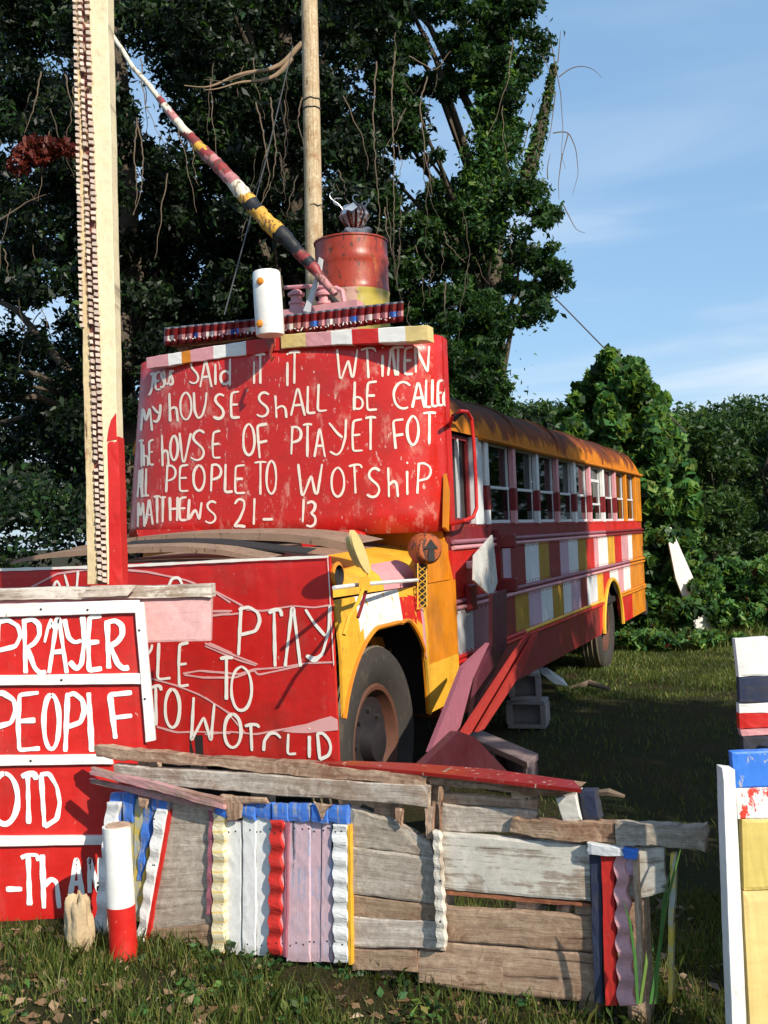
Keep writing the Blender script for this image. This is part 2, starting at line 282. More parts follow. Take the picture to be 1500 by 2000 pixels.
# ------------------------------------------------------------------ planks
def lerp(a, b, t): return a + (b - a) * t
def plank(name, mats, parent, q, proj, th=.022, along='h', n=10, jag=.003, wave=None, bands=None, off=0.0, bev=.003, rag=0.0, tip=None, label=None, warp=0.0):
    """q = photo-traced corners TL,TR,BR,BL put on the plane of proj; along = direction of the grain; wave = (amp, cycles, which edges)"""
    tl, tr, br, bl = [proj(x, y, off) for x, y in q]
    if along == 'h': a0, a1, b0, b1 = tl, tr, bl, br
    else: a0, a1, b0, b1 = tl, bl, tr, br                 # length runs downwards
    nrm = (a1 - a0).cross(b0 - a0).normalized()
    if nrm.dot(CAM - a0) < 0: nrm = -nrm
    L = ((a1 - a0).length + (b1 - b0).length) / 2; W = ((b0 - a0).length + (b1 - a1).length) / 2
    vp = [0, .05, .35, .65, .95, 1]; k = len(vp); vs = []; uv = []; ou, ov = random.uniform(0, 20), random.uniform(0, 20)
    sA = random.uniform(0, 6); fr = []; ph = random.uniform(0, 6)
    pj = [random.uniform(0, 6.28) for _ in range(8)]
    def wob(u, o): x = u * L * 6.28; return (math.sin(x * 1.3 + pj[o]) * .55 + math.sin(x * 3.1 + pj[o + 1]) * .45 + math.sin(x * 7.3 + pj[o + 2]) * .3 + math.sin(x * 15 + pj[o + 3]) * .18)
    if n < L * 28: n = int(L * 28) + 1
    if wave: n = max(n, int(wave[1] * 12))
    for i in range(n + 1):
        u = i / n; pa = lerp(a0, a1, u); pb = lerp(b0, b1, u); cr_ = (pb - pa).normalized()
        jg = jag * (.35 if wave else 1); ja = wob(u, 0) * jg + random.gauss(0, jg * .15); jb = wob(u, 4) * jg + random.gauss(0, jg * .15)
        if wave:
            amp, cyc, ed = wave[:3]; s = math.sin(2 * math.pi * cyc * u + (ph if len(wave) < 4 else wave[3])) * amp
            if 'a' in ed: ja += s
            if 'b' in ed: jb += s
        pa = pa + cr_ * ja; pb = pb + cr_ * jb
        wz = warp * math.sin(sA + u * 7)
        if wave: wz += wave[0] * .8 * math.sin(2 * math.pi * wave[1] * u + (ph if len(wave) < 4 else wave[3]) + .9)
        for j, v in enumerate(vp):
            e = bev if j in (0, k - 1) or i in (0, n) else 0
            rg = Vector()
            if rag and i in (0, n): rg = (a1 - a0).normalized() * random.uniform(-rag, rag) * .7
            vs.append(lerp(pa, pb, v) + rg + nrm * (wz - e + random.gauss(0, .0004))); uv.append((u * L + ou, v * W + ov))
    nv = len(vs); back = [p - nrm * (th) for p in vs]; fs = []; ms = []
    for i in range(n):
        mi = 0 if not bands else bands[min(int(i / n * len(bands)), len(bands) - 1)]
        for j in range(k - 1):
            f = (i * k + j, (i + 1) * k + j, (i + 1) * k + j + 1, i * k + j + 1); fs += [f, tuple(nv + x for x in reversed(f))]; ms += [mi, mi]
        for j in (0, k - 1): fs.append((i * k + j, nv + i * k + j, nv + (i + 1) * k + j, (i + 1) * k + j)); ms.append(mi)
    for i in (0, n):
        for j in range(k - 1): fs.append((i * k + j, i * k + j + 1, nv + i * k + j + 1, nv + i * k + j)); ms.append(ms[0] if i == 0 else ms[-1])
    mb = MB(); mb.add(vs + back, fs, ms, uv + uv); o = mb.build(name, mats, parent, loc=centre(mb))
    if label: o['label'] = label
    return o
# ------------------------------------------------------------------ lettering in brush strokes
def arc(cx, cy, rx, ry, a0, a1, n=10): return [(cx + rx * math.cos(R_(a0 + (a1 - a0) * i / n)), cy + ry * math.sin(R_(a0 + (a1 - a0) * i / n))) for i in range(n + 1)]
GL = {
 'A': [[(0, 1), (.45, 0), (.55, 0), (1, 1)], [(.2, .62), (.82, .60)]], 'V': [[(0, 1), (.45, 0), (.55, 0), (1, 1)]],
 'b': [[(.05, 0), (.0, 1)], [(.0, .98)] + arc(.35, .75, .6, .24, 160, -150)], 'C': [arc(.62, .5, .6, .5, -45, -300)],
 'd': [[(.95, 0), (.95, 1)], arc(.5, .7, .45, .28, -20, -340)], 'D': [[(.05, .02), (.22, 1)], [(0, .02), (.45, .0), (.85, .25), (1, .55), (.85, .85), (.22, 1)]],
 'E': [[(.95, .0), (.12, .04), (.05, .5), (.1, 1), (1, .97)], [(.08, .5), (.8, .48)]], 'F': [[(1, 0), (0, .05), (.12, .5), (.25, 1)], [(.1, .55), (1, .5)]],
 'H': [[(0, 0), (.05, 1)], [(.95, 0), (.9, 1)], [(.05, .5), (.95, .48)]], 'h': [[(.0, 0), (.1, 1)], [(.1, .60), (.5, .45), (.85, .5), (.92, .7), (1, 1)]],
 'i': [[(.5, .28), (.5, 1)], [(.42, .02), (.58, .06)]], 'I': [[(.4, 0), (.6, 1)]], 'J': [[(.8, 0), (.6, .5), (.35, .9), (0, 1)], [(.3, .05), (1, 0)]],
 'L': [[(.1, 0), (0, .95), (.1, 1), (1, .96)]], 'M': [[(0, 1), (.15, 0), (.45, .6), (.8, 0), (1, 1)]], 'N': [[(.05, 1), (0, 0), (.9, 1), (1, 0)]],
 'O': [arc(.5, .5, .5, .5, -90, 270, 20)], 'P': [[(.12, 0), (.0, 1)], [(0, .06), (.45, .0), (.9, .12), (1, .3), (.8, .5), (.1, .58)]],
 'R': [[(.05, 0), (.12, 1)], [(0, .05), (.4, 0), (.7, .1), (.72, .3), (.5, .45), (.12, .55)], [(.2, .55), (.5, .9), (.75, 1), (1, .97)]],
 'S': [[(.95, .12), (.6, 0), (.2, .12), (.12, .3), (.4, .45), (.8, .58), (.95, .78), (.7, .97), (.3, 1), (0, .9)]],
 'T': [[(0, .04), (.5, 0), (1, .02)], [(.5, 0), (.48, 1)]], 't': [[(0, .06), (.4, .0), (.95, .0), (1, .12)], [(.42, .02), (.5, 1)]],
 'U': [[(0, 0), (.05, .7), (.35, 1), (.7, .85), (.95, .4), (1, 0)]], 'v': [[(0, 0), (.3, 1), (.45, 1), (1, 0)]],
 'W': [[(0, 0), (.15, 1), (.22, 1), (.55, .35), (.72, .95), (.8, .95), (1, 0)]], 'w': [[(.1, 0), (0, 1), (.55, .45), (.85, 1), (1, .15)]],
 'Y': [[(0, .05), (.2, .4), (.5, .5), (.85, .45)], [(.9, .0), (1, .45), (.85, .9), (.6, 1), (.25, .85)]], 'y': [[(0, .1), (.5, .4), (.8, .5)], [(1, 0), (.95, .5), (.75, .85), (.45, 1), (.05, .88)]],
 '1': [[(.6, 0), (.4, 1)]], '2': [[(.1, .2), (.4, 0), (.9, .08), (.9, .35), (.5, .75), (0, 1), (.5, .96), (1, 1)]], '3': [[(.1, .12), (.5, 0), (.95, .15), (.75, .4), (.4, .46), (.9, .6), (.95, .85), (.5, 1), (0, .92)]],
 '-': [[(0, .5), (1, .5)]]}
def resample(pl, step, close=False):
    out = [pl[0]]
    for a, b in zip(pl, pl[1:]):
        d = math.hypot(b[0] - a[0], b[1] - a[1]); k = max(1, int(d / step))
        out += [(a[0] + (b[0] - a[0]) * i / k, a[1] + (b[1] - a[1]) * i / k) for i in range(1, k + 1)]
    return out
def smoothpl(p):
    for _ in range(2):
        if len(p) < 3: return p
        p = [p[0]] + [((a[0] + 2 * b[0] + c[0]) / 4, (a[1] + 2 * b[1] + c[1]) / 4) for a, b, c in zip(p, p[1:], p[2:])] + [p[-1]]
    return p
def stroke(mb, pl, wpx, proj, off, m=0):
    p = smoothpl(resample(pl, 3.5)); n = len(p); vs = []; lay = random.uniform(0, .0012)
    w0 = wpx * random.uniform(.88, 1.12)
    for i, (x, y) in enumerate(p):
        a = p[max(i - 1, 0)]; b = p[min(i + 1, n - 1)]; dx, dy = b[0] - a[0], b[1] - a[1]; L = math.hypot(dx, dy) or 1
        ww = w0 / 2 * (1 + .09 * math.sin(i * .55 + w0 * 40) + .13 * math.sin(i * .17 + w0 * 90) + random.uniform(-.03, .03)) * (.72 if i in (0, n - 1) else 1)
        for s in (-1, 1): vs.append(proj(x - dy / L * ww * s, y + dx / L * ww * s, off + lay))
    mb.add(vs, [(2 * i, 2 * i + 1, 2 * i + 3, 2 * i + 2) for i in range(n - 1)], m)
def write(mb, items, conv, wpx, proj, off=.004, m=0):
    for ch, x0, x1, y0, y1 in items:
        for st in GL[ch]:
            stroke(mb, [conv(x0 + (x1 - x0) * u + random.uniform(-1, 1), y0 + (y1 - y0) * v + random.uniform(-1, 1)) for u, v in st], wpx, proj, off, m)

# ================================================================== THE BUS
bus = thing('school_bus', 'old school bus with rusty orange roof and side painted in blocks of many colours', 'bus', B(0, 1.2, 0))
W_ = 2.4; LEN = 7.6
def ztx(zx): # photo column on the side of the bus (enlargement column) -> metres along it
    px = 820 + zx / 3; p = hit(px, 1010 + (1595 - px) * .04, B(0, 0, 0), Nn); return (p - P0).dot(D)
RT = 5.25; RZ = .42; RR = .56
def arch(t): return RZ + math.sqrt(max(0, RR * RR - (t - RT) ** 2)) if abs(t - RT) < RR else .44
MS = [m_red, m_dred, m_strwhite, m_och, m_lilac, m_mauve, m_white, m_yel, m_pink, m_org, m_redw]
ci = dict(red=0, dred=1, sw=2, och=3, lil=4, mau=5, wh=6, yel=7, pnk=8, org=9)
up_row = [(0, 'red'), (450, 'lil'), (525, 'dred'), (610, 'sw'), (690, 'och'), (750, 'dred'), (815, 'lil'), (865, 'sw'), (920, 'och'), (970, 'red'), (1015, 'pnk'), (1040, 'wh'), (1095, 'yel'), (1135, 'red'), (1175, 'pnk'), (1215, 'wh'), (1238, 'org')]
lo_row = [(0, 'sw'), (290, 'mau'), (395, 'mau'), (450, 'dred'), (540, 'och'), (620, 'lil'), (695, 'sw'), (760, 'och'), (825, 'sw'), (870, 'lil'), (925, 'dred'), (965, 'sw'), (1025, 'yel'), (1060, 'red'), (1100, 'wh'), (1150, 'pnk'), (1180, 'wh'), (1220, 'org')]
sk_row = [(0, 'dred'), (1030, 'red'), (1225, 'org')]
def colour(row, t):
    c = row[0][1]
    for zx, k in row:
        if t >= (ztx(zx) if zx > 180 else -1): c = k
    return ci[c]
def cuts(row): return [ztx(zx) for zx, _ in row if zx > 180]
def side_panel(name, row, z0, z1, y, mod=0.0, tr=(0, 99)):
    ts = sorted(set([0.0, LEN] + [round(i * .1, 3) for i in range(1, 76)] + [round(c, 3) for c in cuts(row) if 0 < c < LEN]))
    mb = MB()
    for a, b in zip(ts, ts[1:]):
        la, lb = max(z0, arch(a)) if z0 < 1 else z0, max(z0, arch(b)) if z0 < 1 else z0
        if (la >= z1 - .001 and lb >= z1 - .001) or not tr[0] < (a + b) / 2 < tr[1]: continue
        la, lb = min(la, z1), min(lb, z1); k = colour(row, (a + b) / 2)
        ya = y - (.006 if int(a / .71) % 2 == 0 else 0) * mod; 
        mb.prism([B(a, ya, la), B(b, ya, lb), B(b, ya, z1), B(a, ya, z1)], Nn * .03, k)
    return mb.build(name, MS, bus, loc=B(LEN / 2, 0, z0))
side_panel('skirt', sk_row, .44, .745, 0, tr=(0, RT)); side_panel('skirt', sk_row, .44, .745, 0, tr=(RT, 99)); side_panel('lower_side_panel', lo_row, .79, 1.07, 0); side_panel('upper_side_panel', up_row, 1.145, 1.455, 0)
side_panel('belt_panel', [(0, 'dred'), (1000, 'red'), (1300, 'org')], 1.455, 1.62, .012)  # shade put into the belt colour: dark red in front, lit red behind
mb = MB(); mb.prism([B(0, .008, 1.07), B(LEN, .008, 1.07), B(LEN, .008, 1.145), B(0, .008, 1.145)], Nn * .02); mb.prism([B(0, .008, .745), B(RT - .46, .008, .745), B(RT - .46, .008, .79), B(0, .008, .79)], Nn * .02)
mb.prism([B(RT + .46, .008, .745), B(LEN, .008, .745), B(LEN, .008, .79), B(RT + .46, .008, .79)], Nn * .02)
mb.build('rail_backing', m_dred, bus)
for z, segs in ((1.505, [(0, 5.0, m_mauve), (5.0, LEN, m_dred)]), (1.468, [(0, 5.0, m_pink), (5.0, LEN, m_dred)]), (1.128, [(0, 6.45, m_mauve), (6.45, LEN, m_org)]), (1.088, [(0, 6.45, m_pink), (6.45, LEN, m_org)]),
                (.780, [(0, 1.6, m_redw), (1.6, RT - .50, m_yel), (RT + .50, LEN, m_org)]), (.750, [(0, RT - .5, m_redw), (RT + .5, LEN, m_org)])):
    for a, b, mt in segs:
        mb = MB(); mb.tube([B(a + (b - a) * i / 8, -.006, z) for i in range(9)], .014, 8); mb.build('rub_rail', mt, bus, smooth=True, loc=B(a, 0, z))
# wheel arch lip
mb = MB(); mb.tube([B(RT + (RR + .0) * math.cos(R_(a)), -.012, RZ + RR * math.sin(R_(a))) for a in range(2, 179, 8)], .022, 6); mb.build('wheel_arch_lip', m_yel, bus, smooth=True)
# roof
def roofprof(tt):
    k = 1.0
    if tt > LEN - .45: k = max(.0, 1 - ((tt - (LEN - .45)) / .45) ** 2.4 * .75)
    if tt < .3: k = 1 - ((.3 - tt) / .3) ** 2 * .25
    r = []
    for i in range(33):
        a = math.pi * i / 32; e = 2 / 2.7; cx = math.cos(a); sz = math.sin(a)
        r.append((1.2 - 1.2 * math.copysign(abs(cx) ** e, cx), 2.215 + .42 * k * abs(sz) ** e))
    return r
mb = MB(); ts = [i * .15 for i in range(2)] + [.3 + i * .35 for i in range(20)] + [LEN - .3, LEN - .2, LEN - .1, LEN - .04, LEN]
vs_ = []; 
for t in ts:
    sag = .012 * math.sin(t * 4.4)
    for y, z in roofprof(t): vs_.append(B(t, y, z + sag * (z - 2.2)))
fs_ = [(i * 33 + j, i * 33 + j + 1, (i + 1) * 33 + j + 1, (i + 1) * 33 + j) for i in range(len(ts) - 1) for j in range(32)]
mb.add(vs_, fs_ + [tuple(range(33))[::-1], tuple(range(len(vs_) - 33, len(vs_)))])
roof = mb.build('roof', m_roof, bus, smooth=True)
for t in (1.6, 3.0, 4.4, 5.8, 7.1):       # roof bows
    mb = MB(); pr = roofprof(t); vv = [B(t - .03, y, z + .004) for y, z in pr] + [B(t + .03, y, z + .004) for y, z in pr] + [B(t - .015, 1.2 + (y - 1.2) * 1.006, z + .016) for y, z in pr] + [B(t + .015, 1.2 + (y - 1.2) * 1.006, z + .016) for y, z in pr]
    fs = []
    for j in range(32): fs += [(j, j + 1, 66 + j + 1, 66 + j), (66 + j, 66 + j + 1, 99 + j + 1, 99 + j), (99 + j, 99 + j + 1, 33 + j + 1, 33 + j)]
    mb.add(vv, fs); mb.build('roof_rib', m_roof, roof, smooth=True)
mb = MB(); mb.tube([B(.62, -.018, 2.208)] + [B(.62 + i * .7, -.018, 2.208 + random.uniform(-.004, .004)) for i in range(1, 10)] + [B(LEN, -.018, 2.208)], .02, 6); mb.build('drip_rail', m_roof, bus, smooth=True)
mb = MB()
for t in (4.55, ): mb.lathe(B(t, .14, 2.43), (D * -.2 - Nn * .8 + Z * .5), [(.0, .05), (.03, .045), (.05, .01), (.05, 0)], 12)
mb.build('marker_light', m_drumr, bus, smooth=True)
# windows
post_t = [.81 + .71 * k for k in range(10)]
pc = [m_white, m_pink, m_strwhite, m_pink, m_white, m_pink, m_white, m_pink, m_org, m_org]
for k, t in enumerate(post_t):
    wdt = .085 if k else .10
    mb = MB(); wdt *= .78; mb.box(B(t, .018, 1.91), (wdt, .045, .60), (D, Nn, Z), bev=.005)
    if k < 8: 
        mb.box(B(t, .0155, 1.80), (wdt + .004, .045, .17), (D, Nn, Z), m=1)
    mb.build('window_post', [pc[k], m_dred], bus, loc=B(t, .03, 1.6))
mb = MB(); mb.box(B(.62, .03, 1.91), (.16, .06, .60), (D, Nn, Z), bev=.006); mb.build('window_post', m_strwhite, bus)
mb = MB(); mb.box(B(LEN - .16, .03, 1.91), (.31, .06, .60), (D, Nn, Z)); mb.build('rear_corner_panel', m_org, bus)
mb = MB(); mb.box(B(.03, .03, 1.92), (.09, .06, .62), (D, Nn, Z)); mb.build('front_door_pillar', m_red, bus)
for k in range(9):
    a = post_t[k] + .045; b = post_t[k + 1] - .045; c = (a + b) / 2; ww = b - a
    mb = MB()
    zm = 1.88 if k != 5 else 1.80
    mb.box(B(c, .05, zm), (ww, .03, .022), (D, Nn, Z), bev=.003); mb.box(B(c, .05, 1.632), (ww, .03, .024), (D, Nn, Z)); mb.box(B(c, .05, 2.192), (ww, .03, .022), (D, Nn, Z))
    for q in (a + .012, b - .012): mb.box(B(q, .05, 1.912), (.016, .02, .56), (D, Nn, Z))
    if k == 5: mb.box(B(c, .052, 2.05), (ww, .025, .03), (D, Nn, Z))
    wdw = mb.build('window', m_strwhite, bus, loc=B(c, .05, 1.62))
    for z0, z1, yy in ((1.645, zm - .012, .046), (zm + .012, 2.18, .056)):
        mb = MB(); mb.box(B(c, yy, (z0 + z1) / 2), (ww - .04, .004, z1 - z0), (D, Nn, Z)); mb.build('pane', m_glass, wdw, loc=B(c, yy, z0))
mb = MB(); mb.box(B(1.16, .12, 1.75), (.40, .006, .25), (D, Nn, Z)); mb.box(B(1.12, .113, 1.70), (.03, .004, .045), (D, Nn, Z), m=1); mb.box(B(1.10, .16, 2.02), (.42, .006, .24), (D, Nn, Z), m=0)
sh = mb.build('paper_sheet', [m_card, m_black], bus, loc=B(1.12, .12, 1.62)); sh['label'] = 'pale blue-white sheet inside the first side window'
# door glass
mb = MB(); mb.box(B(.29, .06, 1.645), (.45, .04, .03), (D, Nn, Z)); mb.box(B(.29, .06, 2.19), (.45, .04, .03), (D, Nn, Z)); mb.box(B(.30, .05, 1.915), (.018, .03, .53), (D, Nn, Z), m=1); mb.box(B(.515, .06, 1.915), (.03, .04, .58), (D, Nn, Z), m=0)
dw = mb.build('door_window', [m_dred, m_strwhite], bus, loc=B(.29, .06, 1.63))
mb = MB(); mb.box(B(.29, .06, 1.915), (.43, .005, .53), (D, Nn, Z)); mb.build('pane', m_glass, dw)
# far side, rear, floor, seats
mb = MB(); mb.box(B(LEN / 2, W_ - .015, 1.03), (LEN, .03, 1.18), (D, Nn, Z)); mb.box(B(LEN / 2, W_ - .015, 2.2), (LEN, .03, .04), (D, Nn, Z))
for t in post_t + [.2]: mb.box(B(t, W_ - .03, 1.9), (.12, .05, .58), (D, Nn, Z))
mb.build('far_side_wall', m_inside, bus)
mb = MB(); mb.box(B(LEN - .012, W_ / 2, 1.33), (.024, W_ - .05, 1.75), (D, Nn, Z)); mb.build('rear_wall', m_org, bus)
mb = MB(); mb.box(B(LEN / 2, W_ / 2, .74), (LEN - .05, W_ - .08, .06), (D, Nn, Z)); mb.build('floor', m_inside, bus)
mb = MB(); mb.box(B(2.6, W_ / 2, .58), (5.4, .9, .2), (D, Nn, Z)); mb.box(B(6.5, W_ / 2, .60), (1.9, .9, .2), (D, Nn, Z)); mb.tube([B(RT, .1, .48), B(RT, 2.3, .48)], .07, 8); mb.tube([B(-1.18, .2, .48), B(-1.18, 2.2, .48)], .06, 8)  # boxes added under the floor to block light, then the axles
for y in (.75, 1.65): mb.box(B(2.8, y, .52), (9.2, .08, .2), (D, Nn, Z))
mb.build('chassis', m_under, bus)
for k in range(8):
    for y in (.55, 1.85):
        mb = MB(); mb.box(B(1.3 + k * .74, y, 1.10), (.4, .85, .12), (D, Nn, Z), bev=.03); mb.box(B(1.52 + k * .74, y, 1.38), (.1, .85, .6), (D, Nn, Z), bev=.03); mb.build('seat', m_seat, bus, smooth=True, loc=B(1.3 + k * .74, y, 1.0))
mb = MB(); mb.box(B(LEN + .06, W_ / 2, .47), (.10, W_ + .02, .2), (D, Nn, Z), bev=.02); mb.build('rear_bumper', m_dark, bus)
# wheels
def wheel(t, y0, R, wd, turn=0):
    A = -Nn; c = B(t, y0 + wd / 2, R - .01)
    prof = [(R * .60, wd * .30), (R * .70, wd * .46), (R * .86, wd * .50), (R * .95, wd * .44), (R * .985, wd * .36)]
    tp = []; 
    for h in (.36, .30, .27, .12, .09, -.09, -.12, -.27, -.30, -.36):
        tp.append((R * (1.0 if h in (.30, .12, .09, -.12, -.30, .27, -.27, -.09) else .985) - (.014 if h in (.27, .12, -.09, -.27) else 0), wd * h))
    full = prof + tp + [(r, -h) for r, h in reversed(prof)]
    ms = [0] * 4 + [1] * (len(tp)) + [0] * 6
    mb = MB(); mb.lathe(c, A, full, 48, ms=ms[:len(full) - 1]); wh = mb.build('wheel', [m_rubber, m_tread], bus, smooth=True, loc=c)
    mb = MB(); mb.lathe(c, A, [(R * .61, wd * .30), (R * .58, wd * .36), (R * .54, wd * .34), (R * .50, wd * .10), (R * .40, wd * .04), (R * .30, wd * .12), (R * .22, wd * .14), (R * .20, wd * .40), (R * .12, wd * .46), (.001, wd * .46)], 32, ms=[0, 0, 0, 1, 1, 1, 1, 1, 1])
    rim = mb.build('rim', [m_rim, m_rimd], wh, smooth=True)
    for q in range(8):
        a = 2 * math.pi * q / 8; e1 = A.orthogonal().normalized(); e2 = A.cross(e1); p = c + (e1 * math.cos(a) + e2 * math.sin(a)) * R * .33
        m2 = MB(); m2.tube([p + A * wd * .08, p + A * wd * .20], .014, 6); m2.build('lug_nut', m_dark, wh, loc=p)
wheel(-1.18, .015, .50, .23); wheel(RT + .02, .06, .47, .24); wheel(-1.18, 2.15, .50, .23); wheel(RT + .02, 2.06, .47, .24)
# cowl side panel and front fender, in the plane of the side
FW = (-1.18, .50, .585)
def aF(t): 
    dt = t - FW[0]
    if -.60 < dt < .56: return min(1.10, FW[1] + math.sqrt(max(0.0001, .62 ** 2 - dt ** 2)) + (.05 if dt > .2 else 0)) 
    return None
mb = MB(); ts = [-1.76 + i * .04 for i in range(45)]
FMS = [m_yel, paint('worn_red_over_yellow', RED, under=(.7, .36, .03), chip=.365, dirt=.5), paint('worn_white_over_yellow', WHT, under=(.7, .36, .03), chip=.37, dirt=.45), m_org, m_pink]
def fcol(t, z):
    p = (t, z)
    if -.98 < t < -.66 and 1.07 < z < 1.225: return 1
    if -1.62 < t < -.97 and (.92 + (t + 1.62) * .0) < z < 1.27 and z > 1.0 - (t + 1.45) * .9 - .35: return 2 if t > -1.52 + (1.2 - z) * .2 else 0
    if t > -.69 and z > .84 and t < -.64: return 4
    if t > -.60 and z < .8: return 0
    if t > -.60: return 3
    return 0
for a, b in zip(ts, ts[1:]):
    la, lb = aF(a), aF(b); base = .53 + .0 * a
    if a < -1.5: base = .66
    la = base if la is None else la; lb = base if lb is None else lb
    rows = 16
    for r in range(rows):
        ua, ub = r / rows, (r + 1) / rows; zt = 1.27
        q = [B(a, -.012 - .03 * math.sin(min(1, (zt - (la + (zt - la) * u)) / .3) * 1.57) * (1 if a < -.6 else 0), la + (zt - la) * u) for u in (ua, ub)]
        q2 = [B(b, -.012 - .03 * math.sin(min(1, (zt - (lb + (zt - lb) * u)) / .3) * 1.57) * (1 if b < -.6 else 0), lb + (zt - lb) * u) for u in (ua, ub)]
        zc = ((la + lb) / 2) + (zt - (la + lb) / 2) * (ua + ub) / 2
        mb.prism([q[0], q2[0], q2[1], q[1]], Nn * .014, fcol((a + b) / 2, zc))
mb.build('front_fender', FMS, bus, loc=B(-1.1, 0, .6))
# fender lip
pts = [B(t, -.045 if t < -.65 else -.02, (aF(t) or .6)) for t in [-1.76 + i * .04 for i in range(29)] if aF(t)]
pts += [B(-.63, -.02, .9), B(-.61, -.02, .7), B(-.60, -.02, .54)]
mb = MB(); mb.tube(pts, .012, 6); mb.build('fender_lip', m_org, bus, smooth=True)
mb = MB(); mb.box(B(-1.1, .36, .95), (1.3, .02, .75), (D, Nn, Z)); mb.box(B(-.42, .30, .9), (.03, .5, .8), (D, Nn, Z)); mb.box(B(-1.1, .19, 1.17), (1.3, .36, .02), (D, Nn, Z)); mb.box(B(-.9, 1.3, .9), (1.4, 1.7, .5), (D, Nn, Z))
mb.build('wheel_well', m_under, bus)
for q, yy in (([(715, 1243), (747, 1244), (752, 1262), (744, 1292), (730, 1268)], .24), ([(766, 1243), (776, 1246), (772, 1300), (764, 1272)], .26)):
    mb = MB(); mb.prism([on_side(yy)(*p) for p in q], Nn * .01); mb.build('well_bracket', m_org, bus)
mb = MB(); mb.lathe(on_side(-.02)(657, 1124), -Nn, [(.05, -.03), (.062, .0), (.066, .01), (.05, .016), (.045, -.01), (.001, -.012)], 20, ms=[0, 0, 0, 1, 1]); mb.build('hood_vent', [m_org, m_dark], bus, smooth=True)
# hood: rounded shell from nose to cowl
mb = MB(); vs_ = []; secs = [-1.74 + i * .145 for i in range(13)]; nn = 24
for t in secs:
    u = (t + 1.74) / 1.74; zt = 1.455 + .10 * u; hw = 1.03 + .13 * u; zb = 1.262
    for i in range(nn + 1):
        a = math.pi * i / nn; e = 2 / 2.5; cx = math.cos(a); vs_.append(B(t, 1.2 - hw * math.copysign(abs(cx) ** e, cx), zb + (zt - zb) * abs(math.sin(a)) ** e))
fs_ = []; ms_ = []
for i in range(12):
    for j in range(nn):
        fs_.append((i * (nn + 1) + j, i * (nn + 1) + j + 1, (i + 1) * (nn + 1) + j + 1, (i + 1) * (nn + 1) + j)); ms_.append(1 if 7 <= j <= 18 else (2 if j < 4 and 6 <= i <= 8 else (3 if j >= 4 and i < 5 else 0)))
mb.add(vs_, fs_, ms_); mb.build('hood', [m_yel, m_rust, m_pink, m_org], bus, smooth=True)
mb = MB(); mb.prism([B(-.02, 0, 1.25), B(-.02, 2.4, 1.25), B(-.02, 2.3, 1.6), B(-.02, .06, 1.6)], D * .05); mb.build('cowl', m_org, bus)
mb = MB(); mb.prism([B(-.55, .02, 1.272), B(-.02, .02, 1.272), B(-.02, .02, 1.49), B(-.1, .02, 1.53), B(-.34, .02, 1.50), B(-.55, .02, 1.40)], Nn * .03, 0); mb.build('cowl_side_panel', m_org, bus)
mb = MB(); mb.box(B(-1.75, 1.2, .95), (.05, 2.2, .85), (D, Nn, Z)); mb.build('radiator_shell', m_dark, bus)
# windshield wall behind the curved sign and front body frame
mb = MB(); mb.box(B(.02, 1.2, 1.93), (.03, 2.3, .6), (D, Nn, Z)); mb.build('windshield_wall', m_dark, bus)
# ribs of the gaping rusty hood panels
def ribbon(pl, proj, wpx, depth, mats, name, off=0):
    mb = MB(); p = smoothpl(resample(pl, 14)); n = len(p); top = [proj(x, y - wpx(i / n) / 2, off) for i, (x, y) in enumerate(p)]; bot = [proj(x, y + wpx(i / n) / 2, off) for i, (x, y) in enumerate(p)]
    bk = [q + D * depth + Z * .02 for q in top]; vs = top + bot + bk
    mb.add(vs, [(i, i + 1, n + i + 1, n + i) for i in range(n - 1)] + [(i, 2 * n + i, 2 * n + i + 1, i + 1) for i in range(n - 1)], 0); return mb.build(name, mats, bus, smooth=True)
ribbon([(20, 1100), (70, 1088), (168, 1079), (240, 1075), (340, 1072), (430, 1078), (520, 1096)], on_front(-1.66), lambda u: 7 + 5 * math.sin(u * 3), .22, m_rust, 'hood_sheet_or_gap')
ribbon([(140, 1074), (234, 1057), (330, 1049), (450, 1047), (560, 1050), (640, 1060), (690, 1072)], on_front(-1.35), lambda u: 9 + 8 * u, .4, m_rust, 'hood_sheet_or_gap')
ribbon([(234, 1066), (330, 1061), (420, 1062), (520, 1074), (600, 1082)], on_front(-1.5), lambda u: 4, .12, m_dark, 'hood_sheet_or_gap')  # dark strip painted for the shaded gap between the two rusty sheets
# red folded tabs
for q in ([(266, 1035), (385, 1033), (385, 1052), (272, 1056)], [(578, 1040), (690, 1034), (704, 1052), (592, 1070)]):
    mb = MB(); f = on_front(-.52); mb.prism([f(*p) for p in q], D * .16 - Z * .02); mb.build('folded_tab', m_redw, bus)
# marker pod with arrow
f = on_side(-.06); pc_ = f(833, 1072); axd = (-Nn * .75 - D * .65).normalized()
mb = MB(); mb.lathe(pc_, axd, [(.001, .05), (.07, .046), (.088, .02), (.092, -.05), (.06, -.12), (.001, -.13)], 20)
pod = mb.build('turn_signal', paint('rusty_orange_lamp', (.42, .09, .015), under=(.07, .02, .01), chip=.42, dirt=.9, fade=(.2, .04, .015)), bus, smooth=True, loc=pc_)
e1 = axd.orthogonal().normalized(); e1 = Z.cross(axd).normalized(); e2 = Z
def pp(a, b, h=.054): return pc_ + e1 * a + e2 * b + axd * h
mb = MB(); mb.prism([pp(-.045, .0), pp(0, .055), pp(.045, .0)], axd * .003); mb.prism([pp(-.02, -.07, .052), pp(-.02, -.012, .052), pp(.02, -.012, .052), pp(.02, -.07, .052)], axd * .003); mb.prism([pp(-.02, -.012, .0535), pp(0, .02, .0535), pp(.02, -.012, .0535)], axd * .003)
mb.build('arrow_mark', m_black, pod)
